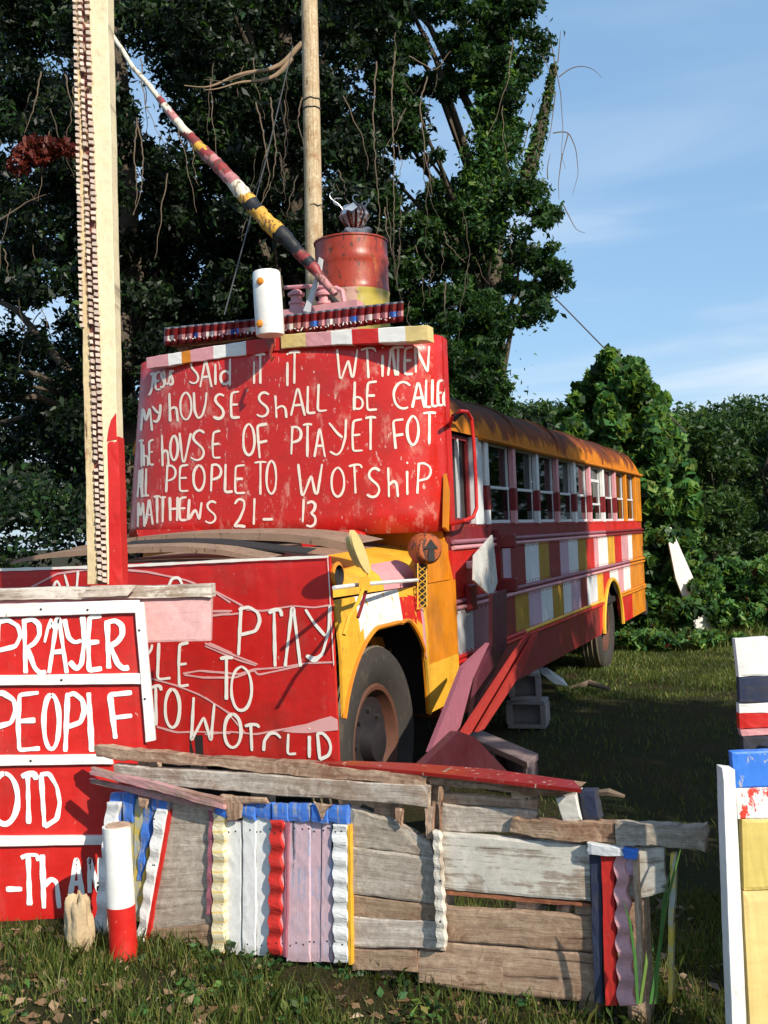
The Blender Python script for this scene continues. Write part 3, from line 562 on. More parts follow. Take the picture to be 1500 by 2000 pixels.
# oval mirror with bracket, rod, mesh strip
f = on_side(-.22); mc = f(700, 1078); up_ = (f(683, 1040) - f(716, 1116)).normalized(); rt = (f(712, 1074) - f(688, 1082)); rt = (rt - up_ * rt.dot(up_)).normalized(); nz_ = rt.cross(up_).normalized()
H_ = (f(683, 1038) - f(718, 1118)).length / 2
mb = MB(); ring = [mc + up_ * (H_ * math.cos(a)) + rt * (H_ * .33 * math.sin(a)) for a in [2 * math.pi * i / 24 for i in range(24)]]
mb.prism(ring, nz_ * .012); ring2 = [mc + (p - mc) * .72 + nz_ * -.03 for p in ring]; mb.prism(ring2, nz_ * .03); mir = mb.build('mirror', m_cream, bus, smooth=True)
mb = MB(); mb.tube([mc - up_ * H_ * .95, f(722, 1100), f(718, 1132), f(712, 1150)], .009, 6); mb.tube([f(703, 1070), f(716, 1090), f(722, 1110)], .006, 6); mb.tube([f(712, 1140), f(700, 1175), f(682, 1205), f(672, 1240)], .009, 6); mb.tube([f(716, 1150), f(706, 1185), f(699, 1206)], .008, 6, m=1)
mb.box(f(712, 1140), (.05, .04, .06)); mb.build('mirror_bracket', [m_yel, m_dred], mir, smooth=False)
mb = MB(); mb.tube([on_side(-.15)(652, 1148), on_side(-.18)(710, 1141), on_side(-.05)(815, 1133)], .0095, 8); mb.build('brace_rod', m_white, bus, smooth=True)
mb = MB(); f = on_side(-.05)
for i in range(7):
    for s in (0, 1):
        a = (817 + 0, 1106 + i * 12 + s * 12); b = (832, 1118 + i * 12 - s * 12 + s * 0); mb.tube([f(*a), f(*b)], .003, 4)
mb.tube([f(816, 1100), f(816, 1190)], .005, 4); mb.tube([f(833, 1100), f(834, 1184)], .005, 4); mb.build('mesh_strip', m_yel, bus)
mb = MB(); mb.prism([f(814, 1102, -.02), f(835, 1102, -.02), f(836, 1182, -.02), (f(822, 1192, -.02))], Nn * .01); mb.build('mesh_backing', m_dark, bus)
# door mirror tube loop
f = on_side(-.10); mb = MB(); mb.tube([on_side(-.01)(878, 832), f(884, 812), f(897, 803), f(912, 804), f(921, 818), f(925, 860), f(929, 930), f(931, 992), f(924, 1010), f(905, 1018), on_side(-.01)(880, 1024)], .012, 8); mb.build('grab_loop', m_red, bus, smooth=True)
mb = MB(); mb.tube([on_side(-.03)(884, 822), on_side(-.06)(893, 812), on_side(-.09)(905, 803)], .016, 6, jit=.2); mb.build('loop_clamp', m_dark, bus, smooth=True)
mb = MB(); mb.prism([on_side(-.02)(872, 925), on_side(-.02)(879, 960), on_side(-.02)(877, 1038), on_side(-.02)(870, 1030)], Nn * .02); mb.build('side_trim', m_org, bus)
# stop-arm board
f = on_side(-.16); q = [(962, 1045), (966, 1077), (972, 1137), (962, 1168), (926, 1133), (927, 1085)]
mb = MB(); mb.prism([f(*p) for p in q], Nn * .012); sa = mb.build('stop_arm', paint('rusty_white_board', (.62, .60, .56), under=(.4, .16, .05), chip=.36, dirt=.3), bus); sa['label'] = 'chipped white six-sided board on an arm'
mb = MB()
for y in (1060, 1150): mb.box(B(ztx(440) , -.07, 1.57 - (y - 1036) / 290), (.05, .16, .10), (D, Nn, Z), bev=.01)
mb.box(B(ztx(440), -.02, 1.36), (.06, .04, .42), (D, Nn, Z)); mb.build('stop_arm_hinge', m_dred, sa)
mb = MB(); mb.box(B(ztx(270), -.03, 1.35), (.06, .06, .05), (D, Nn, Z), bev=.005); mb.build('latch', m_strwhite, bus)
mb = MB(); mb.box(B(ztx(265), -.02, 1.14), (.15, .04, .17), (D, Nn, Z), bev=.01); mb.build('step_flap', m_dred, bus)
# door step box under the body just behind the cowl
mb = MB(); mb.prism([B(-.02, .02, .74), B(1.0, .02, .74), B(.9, .02, .36), B(-.10, .02, .42), B(-.34, .02, .53), B(-.3, .02, .6)], Nn * .35); mb.build('step_well', m_dred, bus)

# ================================================================== ROOF-TOP AND FRONT SIGNS
BUL = .33
def plan(v, ymax=2.4):          # plan curve of the curved sign, v 0..1 from right to left
    s = 1 - 2 * v; a = max(0., 1 - abs(s) ** 3.0) ** (1 / 2.2); return (-BUL * a - .03, v * ymax)
NS = 96; ss = [.5 - .5 * math.copysign(abs(math.cos(math.pi * i / NS)) ** .8, math.cos(math.pi * i / NS)) for i in range(NS + 1)]
def ymx(z): return 2.40 - .16 * (z - 1.58) / 1.2
def to_bus(p): q = p - P0; return q.dot(D), q.dot(Nn), q.z
cT, cY, cZ = to_bus(CAM)
def curved(px, py, off=0.0):
    d = ray(px, py); dt, dy, dz = d.dot(D), d.dot(Nn), d.z; z = 2.1; best = None
    for it in range(3):
        ym = ymx(z); best = None
        for a, b in zip(ss, ss[1:]):
            t0, y0 = plan(a, ym); t1, y1 = plan(b, ym); ex, ey = t1 - t0, y1 - y0; den = dt * ey - dy * ex
            if abs(den) < 1e-9: continue
            k = ((t0 - cT) * ey - (y0 - cY) * ex) / den; u = ((t0 - cT) * dy - (y0 - cY) * dt) / den
            if -1e-4 <= u <= 1.0001 and k > 0 and (best is None or k < best[0]): best = (k, (ex, ey))
        if best is None: return curved(px + (2 if px < 560 else -2), py, off)
        z = cZ + dz * best[0]
    k, (ex, ey) = best; L = math.hypot(ex, ey); p = CAM + d * k
    return p + (D * (-ey / L) + Nn * (ex / L)) * off
sign = thing('curved_sign', 'curved red metal sign with white scripture lettering wrapped round the bus windshield', 'sign', B(-.3, 1.2, 1.57))
mb = MB(); nz2 = 10
vs_ = []
for i, s in enumerate(ss):
    for j in range(nz2 + 1):
        z = 1.575 + (2.80 - 1.575) * j / nz2; t, y = plan(s, ymx(z)); vs_.append(B(t, y, z + (.03 * s if j == nz2 else 0)))
mb.add(vs_, [(i * (nz2 + 1) + j, (i + 1) * (nz2 + 1) + j, (i + 1) * (nz2 + 1) + j + 1, i * (nz2 + 1) + j + 1) for i in range(NS) for j in range(nz2)])
o = mb.build('sign_sheet', paint('red_sheet_metal', (.55, .018, .012), under=(.62, .36, .30), chip=.33, rough=.28, fade=(.70, .33, .26), dirt=.45, bst=.10), sign, smooth=True)
md = o.modifiers.new('thickness', 'SOLIDIFY'); md.thickness = .003; md.offset = 0
cv = lambda zx, zy: (230 + zx / 2.239, 600 + zy / 2.239)
L1 = [('J', 138, 165, 290, 385), ('E', 165, 190, 283, 362), ('S', 187, 210, 278, 355), ('U', 207, 232, 275, 345), ('S', 227, 248, 272, 343), ('S', 315, 360, 225, 335), ('A', 362, 412, 235, 350), ('i', 415, 442, 212, 340), ('d', 448, 495, 225, 345),
 ('i', 585, 612, 200, 335), ('T', 603, 648, 205, 335), ('i', 730, 758, 200, 345), ('T', 750, 800, 195, 335), ('W', 960, 1050, 185, 315), ('t', 1065, 1128, 180, 310), ('i', 1145, 1172, 172, 305), ('V', 1182, 1215, 180, 300), ('T', 1200, 1252, 175, 300), ('E', 1252, 1290, 175, 295), ('N', 1300, 1360, 170, 287),
 ('M', 105, 152, 440, 540), ('y', 155, 190, 425, 505), ('h', 228, 265, 375, 500), ('O', 275, 325, 372, 495), ('U', 335, 390, 372, 490), ('S', 420, 470, 375, 490), ('E', 495, 535, 370, 485), ('S', 610, 665, 370, 480), ('h', 690, 740, 385, 485), ('A', 760, 820, 355, 475), ('L', 830, 865, 345, 465), ('L', 875, 915, 335, 455),
 ('b', 1035, 1078, 325, 450), ('E', 1088, 1135, 325, 450), ('C', 1205, 1275, 325, 445), ('A', 1288, 1340, 330, 440), ('L', 1345, 1368, 318, 440), ('L', 1372, 1395, 315, 436), ('E', 1396, 1418, 320, 432), ('d', 1418, 1436, 320, 435),
 ('T', 95, 118, 580, 700), ('h', 116, 135, 600, 695), ('E', 138, 160, 580, 690), ('h', 195, 225, 560, 695), ('O', 232, 265, 560, 672), ('v', 273, 322, 550, 680), ('S', 322, 385, 535, 670), ('E', 415, 452, 540, 660), ('O', 550, 600, 510, 650), ('F', 612, 655, 510, 660), ('P', 760, 805, 520, 645), ('T', 812, 852, 510, 655), ('A', 862, 907, 530, 655), ('y', 925, 1000, 490, 650), ('E', 1025, 1072, 490, 630), ('T', 1083, 1130, 480, 625), ('F', 1205, 1250, 490, 620), ('O', 1265, 1315, 475, 605), ('T', 1335, 1390, 460, 600),
 ('A', 90, 110, 710, 830), ('L', 110, 124, 705, 830), ('L', 125, 138, 705, 828), ('P', 215, 257, 690, 810), ('E', 270, 312, 690, 805), ('O', 333, 382, 690, 805), ('P', 410, 455, 685, 805), ('L', 470, 505, 685, 810), ('E', 512, 560, 690, 815), ('T', 600, 652, 675, 820), ('O', 652, 695, 670, 820), ('W', 790, 895, 685, 825), ('O', 935, 992, 700, 832), ('t', 1012, 1068, 688, 815), ('S', 1090, 1150, 700, 832), ('h', 1183, 1225, 700, 830), ('i', 1250, 1282, 675, 820), ('P', 1310, 1370, 680, 815),
 ('M', 90, 120, 850, 960), ('A', 125, 155, 840, 950), ('T', 160, 190, 825, 945), ('T', 187, 213, 828, 942), ('H', 230, 265, 830, 935), ('E', 270, 305, 830, 932), ('w', 310, 368, 840, 932), ('S', 385, 435, 845, 945), ('2', 508, 560, 835, 960), ('1', 588, 608, 835, 950), ('-', 635, 680, 920, 935), ('1', 803, 822, 840, 940), ('3', 825, 870, 845, 962)]
mb = MB(); write(mb, L1, cv, 4.6, curved, .0045)
mb.build('lettering', m_letw, sign)
# right edge flange of the sign
mb = MB(); mb.prism([B(-.03, -.005, 1.575), B(.05, -.005, 1.575), B(.05, -.005, 2.79), B(-.03, -.005, 2.80)], Nn * .012); mb.build('sign_flange', m_red, sign)
# painted striped boards above the sign
f = on_front(-.372)
pl1 = plank('painted_board', [m_pink, m_white, m_org, m_red], None, [(285, 698), (546, 655), (546, 684), (287, 720)], f, th=.05, n=12, bands=[0, 0, 1, 2, 0, 0, 1, 1, 1, 3, 3, 3])
tag(pl1, 'slim board banded pink, white, orange and red above the left half of the curved sign', 'board')
pl2 = plank('painted_board', [m_yel, m_pink, m_white, m_red, m_cream], None, [(548, 653), (834, 634), (836, 665), (549, 680)], f, th=.10, n=12, bands=[4, 4, 1, 1, 2, 2, 3, 3, 2, 2, 4, 4], off=.012)
tag(pl2, 'thick beam banded yellow, pink, white and red above the right half of the curved sign', 'board')
# corrugated strips
def corrug(pl_top, h0, h1, t, name, label):
    mb = MB(); f = on_front(t); (x0, y0), (x1, y1) = pl_top; nseg = int(abs(x1 - x0) / 2.6); vs = []; fs = []; ms = []
    rows = [0, .08, .45, .72, 1]
    for i in range(nseg + 1):
        u = i / nseg; x = x0 + (x1 - x0) * u; y = y0 + (y1 - y0) * u; h = h0 + (h1 - h0) * u; o = .014 * math.sin(2 * math.pi * (x - x0) / 15.5)
        for j, r in enumerate(rows):
            p = f(x, y + h * r + random.uniform(-.4, .4), .02 + o + (.05 * (1 - r))); vs.append(p)
    k = len(rows)
    for i in range(nseg):
        for j in range(k - 1):
            fs.append((i * k + j, (i + 1) * k + j, (i + 1) * k + j + 1, i * k + j + 1))
            seg = int((x0 + (x1 - x0) * i / nseg) / 15.5)
            ms.append([4, 0, [1, 2, 1, 1, 3][seg % 5] if random.random() < .96 else 0, 0][j])
    b = len(vs); fs2 = fs; mb.add(vs, fs2, ms)
    o = mb.build(name, [m_dred, m_pink, m_white, m_blue, m_slate], None, smooth=True, loc=centre(mb)); md = o.modifiers.new('thickness', 'SOLIDIFY'); md.thickness = .006
    tag(o, label, 'roofing strip', 'corrugated strips on top of the bus'); return o
s1 = corrug(((322, 640), (503, 622)), 36, 34, -.22, 'corrugated_strip', 'short corrugated strip, dark red over pink and white, left of the white standing pipe')
s2 = corrug(((548, 616), (787, 588)), 40, 40, -.22, 'corrugated_strip', 'long corrugated strip, dark red over pink, below the drum and right of the white pipe')
f = on_front(-.30)
for (x0, x1, y0, y1, par) in ((330, 500, 664, 648, s1), (556, 780, 646, 620, s2)):
    mb = MB(); x = x0
    while x < x1 - 6:
        y = y0 + (y1 - y0) * (x - x0) / (x1 - x0); pl = [(x + random.uniform(0, 5), y + random.uniform(-4, 4)) for _ in range(random.choice((2, 3)))]
        stroke(mb, pl, 2.0, f, .02); x += random.uniform(5, 10)
    mb.build('paint_flecks', m_letter, par, kind='stuff')
# deck on the roof that carries the drum (timber frame)
deck = thing('roof_deck', 'low timber deck on the bus roof behind the corrugated strips', 'platform', B(.7, 1.2, 2.6))
mb = MB(); zd = on_front(-.05)(660, 622).z
for k in range(9): 
    m1 = MB(); m1.box(B(.02 + k * .14, 1.48, zd - .015), (.125, 1.16, .025), (D, Nn, Z), bev=.003); m1.build('deck_board', m_greyb, deck, loc=B(.02 + k * .14, 1.48, zd))
for t in (.10, 1.10):
    for y in (.98, 1.98): m1 = MB(); m1.box(B(t, y, (zd + 2.5) / 2 - .01), (.09, .09, zd - 2.5), (D, Nn, Z), bev=.004); m1.build('deck_leg', m_greyb, deck, loc=B(t, y, 2.5))
# drum
f = on_front(.62); dc0 = f(690, 598); DR = (f(757, 540) - f(622, 540)).length / 2 * .95; dtop = f(690, 478).z; zb = zd
drum = thing('oil_drum', 'rusty red steel drum with a yellow and pink lower band on the roof deck', 'drum', Vector((dc0.x, dc0.y, zb)))
H = dtop - zb; prof = []; 
for u in [i / 24 for i in range(25)]:
    rb = sum(math.exp(-((u - c) / .022) ** 2) for c in (.47, .80)) * .010; prof.append((DR + rb, H * u))
prof = [(.001, .0), (DR * .97, .0)] + prof + [(DR + .008, H + .003), (DR + .008, H + .014), (DR - .004, H + .014), (DR - .008, H - .03), (.001, H - .03)]
mb = MB(); mb.lathe(Vector((dc0.x, dc0.y, zb)), Z, prof, 48)
for i, fc in enumerate(mb.f):
    c = sum((mb.v[k] for k in fc), Vector()) / 4
    if c.z < zb + H * .45: mb.m[i] = 1 if c.x > dc0.x + DR * .18 else 2
mb.build('drum_body', [m_drumr, m_drumy, m_drump], drum, smooth=True)
# grey cloth lump and metal head with wires
def lump(c, rx, ry, rz, n=14, amp=.22, sd=1):
    rs = random.Random(sd); mb = MB(); vs = []; 
    ph = [rs.uniform(0, 6) for _ in range(6)]
    for i in range(n + 1):
        th = math.pi * i / n
        for j in range(n * 2):
            a = math.pi * j / n; k = 1 + amp * (math.sin(3 * a + ph[0] + 2 * th) * .5 + math.sin(5 * th + ph[1]) * .3 + math.sin(7 * a + ph[2] - 3 * th) * .25) + rs.uniform(-amp, amp) * .18
            vs.append(Vector(c) + Vector((rx * k * math.sin(th) * math.cos(a), ry * k * math.sin(th) * math.sin(a), rz * k * math.cos(th))))
    m_ = n * 2; mb.add(vs, [(i * m_ + j, i * m_ + (j + 1) % m_, (i + 1) * m_ + (j + 1) % m_, (i + 1) * m_ + j) for i in range(n) for j in range(m_)]); return mb
k = dc0.y / 2000
c1 = at(698, 462, dc0.y); ob = lump(c1, 30 * k, 26 * k, 16 * k, amp=.3, sd=3).build('cloth_heap', m_slate, smooth=True, loc=c1); tag(ob, 'crumpled dark grey heap on top of the red drum', 'heap')
head = thing('scrap_bundle', 'bundle of silver and brown metal scraps with curled wires on the grey heap', 'scrap', at(695, 450, dc0.y))
c2 = at(692, 424, dc0.y)
m_strip = paint('foil_over_rust', (.40, .38, .40), under=(.14, .05, .03), chip=.48, rough=.3)
for i in range(11):
    a = i * 2 * math.pi / 11; p0 = c2 + Vector((20 * k * math.cos(a), 20 * k * math.sin(a), 20 * k)); p1 = c2 + Vector((29 * k * math.cos(a), 27 * k * math.sin(a), 0)); p2 = c2 + Vector((12 * k * math.cos(a), 12 * k * math.sin(a), -26 * k)); s_ = Vector((-math.sin(a), math.cos(a), 0)) * 6 * k
    mb = MB(); rad = Vector((math.cos(a), math.sin(a), 0)) * .006
    mb.prism([p0 - s_, p0 + s_, p1 + s_], rad); mb.prism([p0 - s_, p1 + s_, p1 - s_], rad); mb.prism([p1 - s_, p1 + s_, p2], rad); mb.build('metal_strip', [m_strip, m_foil, m_drumr][i % 3 if i % 2 else 0], head, loc=p2)
lump(c2, 16 * k, 16 * k, 22 * k, 8, sd=5).build('core', m_drumr, head, smooth=True)
q = [at(x, y, dc0.y - .15) for x, y in [(672, 408), (690, 395), (698, 404), (688, 412)]]; mb = MB(); mb.prism(q, Vector((0, .03, .01))); mb.build('metal_plate', m_foil, head)
for pl in ([(700, 400), (690, 392), (687, 384), (695, 377), (701, 382)], [(672, 405), (655, 400), (648, 392), (656, 386), (668, 388)], [(670, 410), (660, 397), (645, 388), (642, 378), (650, 375)], [(712, 402), (722, 396), (720, 388)], [(705, 399), (712, 390), (719, 398), (711, 408)]):
    mb = MB(); mb.tube([at(x, y, dc0.y - .05) for x, y in smoothpl(resample(pl, 4))], .0035, 5); mb.build('curled_wire', m_foil, head)
# white standing pipe
f = on_front(-.5); pb = f(528, 655); pt = f(520, 531); R1 = (f(551, 600) - f(499, 600)).length / 2 * .93
vp = thing('standing_pipe', 'white upright pipe with two orange knobs standing over the curved sign', 'pipe', pb)
mb = MB(); axp = (pt - pb); L = axp.length; mb.lathe(pb, axp, [(.001, 0), (R1 * .96, 0), (R1, .01), (R1 * 1.01, L * .5), (R1 * .98, L - .01), (R1 * .9, L), (R1 * .85, L - .03), (.001, L - .03)], 28); mb.build('pipe_body', m_white, vp, smooth=True)
for x, y in ((508, 549), (507, 632)):
    p = on_front(-.5 - R1)(x, y); mb = MB(); mb.lathe(p, -D, [(.022, -.03), (.024, 0), (.018, .012), (.001, .018)], 14); mb.build('knob', m_org, vp, smooth=True, loc=p)
mb = MB(); mb.box(on_front(-.33)(535, 668), (.09, .08, .10), (D, Nn, Z), bev=.01); mb.build('rusty_foot', m_drumr, vp)
mb = MB(); mb.tube([on_front(-.54)(533, 672), on_front(-.56)(528, 690), on_front(-.56)(531, 704), on_front(-.56)(536, 696)], .009, 6, jit=.3); mb.build('rusty_hook', m_drumr, vp, smooth=True)
# pink pump with two cylinders
f = on_front(.02); pm = thing('pink_pump', 'pink painted pump with two stubby cylinders in front of the drum', 'pump', B(.02, 1.0, zd))
for x0, x1, yt in ((568, 592, 566), (622, 646, 566)):
    p = f((x0 + x1) / 2, 612); r = (f(x1, 600) - f(x0, 600)).length / 2; h = f((x0 + x1) / 2, yt).z - p.z; mb = MB()
    mb.lathe(p, Z, [(.001, 0), (r, 0), (r, h * .35), (r * 1.15, h * .38), (r * 1.15, h * .48), (r * .8, h * .5), (r * .8, h * .72), (r * 1.2, h * .74), (r * 1.25, h * .85), (r * .5, h), (.001, h)], 18); mb.build('cylinder', m_pink, pm, smooth=True, loc=p)
mb = MB(); mb.tube([f(556, 562), f(600, 559), f(655, 563)], .014, 8); mb.tube([f(655, 562), f(668, 568), f(672, 590), f(672, 612)], .017, 8); mb.tube([f(618, 585), f(640, 573), f(665, 600), f(670, 612)], .02, 8, m=1); mb.box(f(610, 608), (.10, .7, .05), (D, Nn, Z)); mb.build('manifold', [m_pink, m_dark], pm, smooth=True)
mb = MB(); f = on_front(-.1); q = [(623, 502), (629, 506), (626, 530), (604, 610), (592, 607), (614, 545)]; mb.prism([f(*p) for p in q], D * .02); lv = mb.build('lever', m_strwhite, loc=f(598, 608)); tag(lv, 'pale grey flat lever leaning across the foot of the painted diagonal pole', 'lever')
# diagonal painted pole
dp = [(215, 60, 4), (262, 135, 5), (300, 178, 6), (330, 218, 8), (360, 255, 10), (392, 290, 12), (424, 322, 14), (450, 350, 15), (478, 382, 16), (502, 412, 16), (524, 436, 17), (548, 455, 17), (570, 478, 14), (590, 500, 13), (610, 520, 12), (628, 545, 9), (655, 575, 7)]
fd = [on_front(-.15)(x, y) for x, y, r in dp]; pts = []; rad = []; mm = []
seq = [0, 0, 1, 0, 1, 0, 2, 0, 1, 3, 2, 2, 3, 3, 1, 1]; cols = [m_pink, m_dred, m_white, m_yel, m_black, m_redw]
seqc = [2, 2, 2, 2, 1, 2, 0, 2, 1, 3, 1, 0, 1, 0, 2, 2, 3, 4, 3, 3, 3, 3, 4, 4, 4, 1, 1, 4, 1, 0, 0, 0]
SUB = 6
for i in range(len(dp) - 1):
    for q_ in range(SUB):
        pts.append(lerp(fd[i], fd[i + 1], q_ / SUB) + Vector((random.uniform(-.003, .003), 0, random.uniform(-.004, .004)))); rad.append((dp[i][2] + (dp[i + 1][2] - dp[i][2]) * q_ / SUB) * 6.5 / 2000 * (1 + .05 * math.sin(i * 2.3 + q_ * .9) + random.uniform(-.03, .03)))
pts.append(fd[-1]); rad.append(.02); kj = [1.1 * math.sin(2 * math.pi * k / 14 + .7) + .5 * math.sin(4 * math.pi * k / 14) for k in range(14)]
def polecol(i, k): return seqc[int(min(max((i + kj[k] + 1.1 * math.sin(i * .4)) / SUB * 2, 0), len(seqc) - 1))]
mb = MB(); mb.tube(pts, rad, 14, m=polecol, jit=.05); cols = [paint('worn_pink_pole_paint', (.50, .20, .20), under=(.16, .09, .06), chip=.40, dirt=.7, bst=.6), paint('worn_red_pole_paint', (.28, .03, .03), under=(.10, .05, .03), chip=.41, dirt=.7, bst=.6), paint('worn_white_pole_paint', (.72, .64, .50), under=(.25, .16, .1), chip=.39, dirt=.5, bst=.6), paint('worn_yellow_pole_paint', (.68, .36, .04), under=(.16, .07, .03), chip=.39, dirt=.5, bst=.6), m_black, m_redw]
o = mb.build('painted_pole', cols, smooth=True, loc=fd[-1]); tag(o, 'long thin branch pole leaning left, ringed in red, white, yellow and black paint', 'pole')
# ---- board across the bus nose
f = on_front(-1.80)
nb = thing('painted_sign', 'wide red board with white hand lettering and pink outlines across the bus nose', 'sign', B(-1.8, 1.2, .48))
plank('sign_board', m_red, nb, [(-40, 1113), (643, 1086), (661, 1496), (-30, 1480)], f, th=.02, n=20, jag=.002)
mb = MB(); stroke(mb, [(-38, 1114), (230, 1106), (450, 1095), (642, 1087)], 5, f, .009); stroke(mb, [(640, 1087), (652, 1300)], 1.5, f, .006)
c1_ = lambda x, y: (400 + x / 3, 1000 + y / 3); c2_ = lambda x, y: (x / 3.333, 1000 + y / 3.333)
write(mb, [('P', 198, 325, 555, 840), ('t', 375, 450, 572, 905), ('V', 470, 560, 560, 905), ('T', 90, 165, 850, 1100), ('O', 155, 275, 905, 1168), ('O', 115, 213, 1182, 1385), ('t', 235, 318, 1245, 1400), ('L', 485, 535, 1300, 1420), ('i', 598, 628, 1262, 1440), ('D', 655, 740, 1295, 1450)], c1_, 6.2, f, .0042)
for pl in ([(590, 570), (640, 650), (705, 725)], [(735, 545), (725, 700), (690, 830), (640, 880), (595, 840)], [(595, 840), (650, 860), (690, 830)], [(345, 1400), (348, 1340), (380, 1295), (420, 1295), (445, 1325)]): stroke(mb, [c1_(*p) for p in pl], 6.2, f, .0042)
write(mb, [('L', 1025, 1110, 850, 1090), ('E', 1160, 1230, 850, 1135), ('t', 985, 1050, 1130, 1390), ('O', 1075, 1170, 1150, 1410), ('w', 1245, 1395, 1205, 1490)], c2_, 6.0, f, .0042)
for pl in ([(345, 490), (370, 440), (395, 490)], [(420, 405), (445, 490)], [(500, 490), (508, 385)], [(1095, 490), (1120, 430), (1165, 425), (1195, 490)], [(955, 930), (985, 900), (990, 862)]): stroke(mb, [c2_(*p) for p in pl], 5, f, .0042)
mb.build('lettering', m_letter, nb)
mb = MB()
for pl in ([(200, 492), (370, 402), (560, 375), (780, 373), (960, 390), (1200, 440), (1275, 468)], [(1380, 510), (1500, 590)], [(1380, 648), (1500, 648)], [(1375, 675), (1500, 660)], [(1360, 852), (1510, 920)], [(970, 1080), (1150, 1130), (1300, 1190), (1500, 1312)], [(1190, 1052), (1300, 1033), (1500, 1050)], [(1200, 1060), (1320, 1078), (1500, 1078)], [(1020, 1398), (1150, 1435), (1280, 1430), (1500, 1440)]): stroke(mb, [c2_(*p) for p in pl], 3.6, f, .0026)
for pl in ([(40, 452), (130, 500), (225, 552)], [(40, 580), (160, 580)], [(40, 605), (150, 600), (215, 592)], [(240, 572), (340, 580), (440, 562), (520, 550), (640, 560), (740, 545)], [(0, 768), (100, 810), (200, 850), (310, 893)], [(0, 785), (190, 865), (300, 900)], [(0, 935), (200, 950), (290, 922), (440, 912), (600, 885), (760, 880)], [(0, 968), (180, 970), (290, 925), (310, 955), (450, 925), (560, 900)], [(0, 1085), (130, 1172), (180, 1230), (240, 1300)], [(0, 1303), (150, 1288), (300, 1302), (450, 1275), (600, 1245)], [(605, 850), (660, 870)]): stroke(mb, [c1_(*p) for p in pl], 3.6, f, .0026)
mb.add([f(*c1_(x, y), .0022) for x, y in [(450, 1285), (520, 1262), (600, 1240), (680, 1212), (740, 1196), (778, 1216), (782, 1278), (700, 1286), (600, 1296), (520, 1294)]], [tuple(range(10))])
mb.build('pink_outlines', m_plet, nb)
# ---- front sign PRAYER / PEOPLE
f = flat(4.40); ps = thing('painted_sign', 'red board in a white frame lettered PRAYER PEOPLE at the left edge', 'sign', at(140, 1790, 4.4))
plank('sign_board', m_red, ps, [(-40, 1190), (272, 1183), (300, 1800), (-25, 1830)], f, th=.02, n=16, jag=.001)
for nm, q in (('frame_rail', [(-40, 1182), (270, 1172), (277, 1197), (-40, 1207)]), ('frame_stile', [(262, 1178), (280, 1176), (303, 1446), (284, 1450)]), ('frame_rail', [(-38, 1320), (273, 1316), (274, 1336), (-38, 1340)]), ('frame_rail', [(-35, 1477), (215, 1474), (220, 1493), (-35, 1497)]), ('frame_rail', [(-32, 1634), (215, 1633), (215, 1650), (-32, 1655)])):
    plank(nm, m_white, ps, q, f, th=.018, n=8, jag=.0008, off=.02, along='v' if 'stile' in nm else 'h')
mb = MB(); write(mb, [('P', -30, 135, 700, 1050), ('R', 150, 300, 695, 1050), ('A', 320, 435, 690, 1050), ('Y', 420, 550, 680, 1025), ('E', 570, 665, 672, 1030), ('R', 690, 840, 705, 1020)], c2_, 9.5, f, .004)
for pl in ([(320, 760), (335, 700), (352, 760)], [(290, 850), (315, 740), (335, 695)]): stroke(mb, [c2_(*p) for p in pl], 6.5, f, .0045)
write(mb, [('P', -60, 105, 1175, 1570), ('E', 110, 260, 1175, 1550), ('O', 285, 385, 1185, 1550), ('P', 425, 550, 1178, 1560), ('F', 715, 860, 1175, 1475), ('I', 530, 645, 1175, 1560)], c2_, 10, f, .004)
c3_ = lambda x, y: (x / 3.333, 1420 + y / 3.333)
write(mb, [('O', -55, 115, 300, 635), ('t', 140, 235, 305, 630), ('D', 262, 390, 302, 650), ('-', 40, 145, 1010, 1100), ('t', 135, 250, 832, 1160), ('h', 275, 385, 830, 1180), ('A', 455, 540, 855, 1120), ('N', 580, 650, 850, 1080)], c3_, 9.5, f, .004)
mb.build('lettering', paint('bright_white_lettering', (.86, .85, .81), chip=.20, dirt=.02, var=.05, bk=.06), ps)
mb = MB(); 
for x, y in ((171, 1191), (272, 1231), (283, 1365), (80, 1190), (120, 1328), (60, 1486)): mb.lathe(f(x, y, .0205), -Vector((0, 1, 0)), [(.005, -.002), (.005, .002), (.001, .003)], 8)
mb.build('nail_heads', m_dark, ps)
# ---- horizontal beam and tall post
f = flat(4.52); bm = thing('wooden_beam', 'pale pink wooden beam with a white top edge carrying the tall post', 'beam', at(205, 1255, 4.52))
plank('beam_face', m_pinkboard, bm, [(-60, 1172), (413, 1166), (411, 1252), (-55, 1262)], f, th=.04, n=14, jag=.0015)
plank('beam_top_rail', m_whitew, bm, [(-60, 1152), (412, 1142), (413, 1167), (-60, 1174)], flat(4.50), th=.11, n=14, jag=.002)
for x in (-50, 120, 380 - 180):
    mb = MB(); p = at(x, 1200, 4.60); mb.box((p.x, 4.62, .62), (.09, .07, 1.24), bev=.004); mb.build('beam_leg', m_greyb, bm, loc=(p.x, 4.62, 0))
sl_ = thing('loose_board', 'short grey weathered board lying crosswise on the pink beam at the post foot', 'board', at(205, 1160, 4.45)); sl_.name = 'loose_board'
plank('board_face', m_grey, sl_, [(178, 1144), (266, 1144), (248, 1164), (150, 1169)], flat(4.44), th=.02, n=6, jag=.003)
post = thing('tall_post', 'tall cream post with saw-like teeth down its left side, red paint low on its right', 'post', at(205, 1143, 4.5))
f = flat(4.5)
plank('shaft', m_polecr, post, [(171, -60), (209, -60), (235, 1141), (209, 1141)], f, th=.10, along='v', n=40, jag=.0012)
plank('red_paint_patch', m_red, post, [(209, 858), (230.5, 852), (239, 1143), (213, 1143)], f, th=.104, along='v', n=10, jag=.001, off=.002)
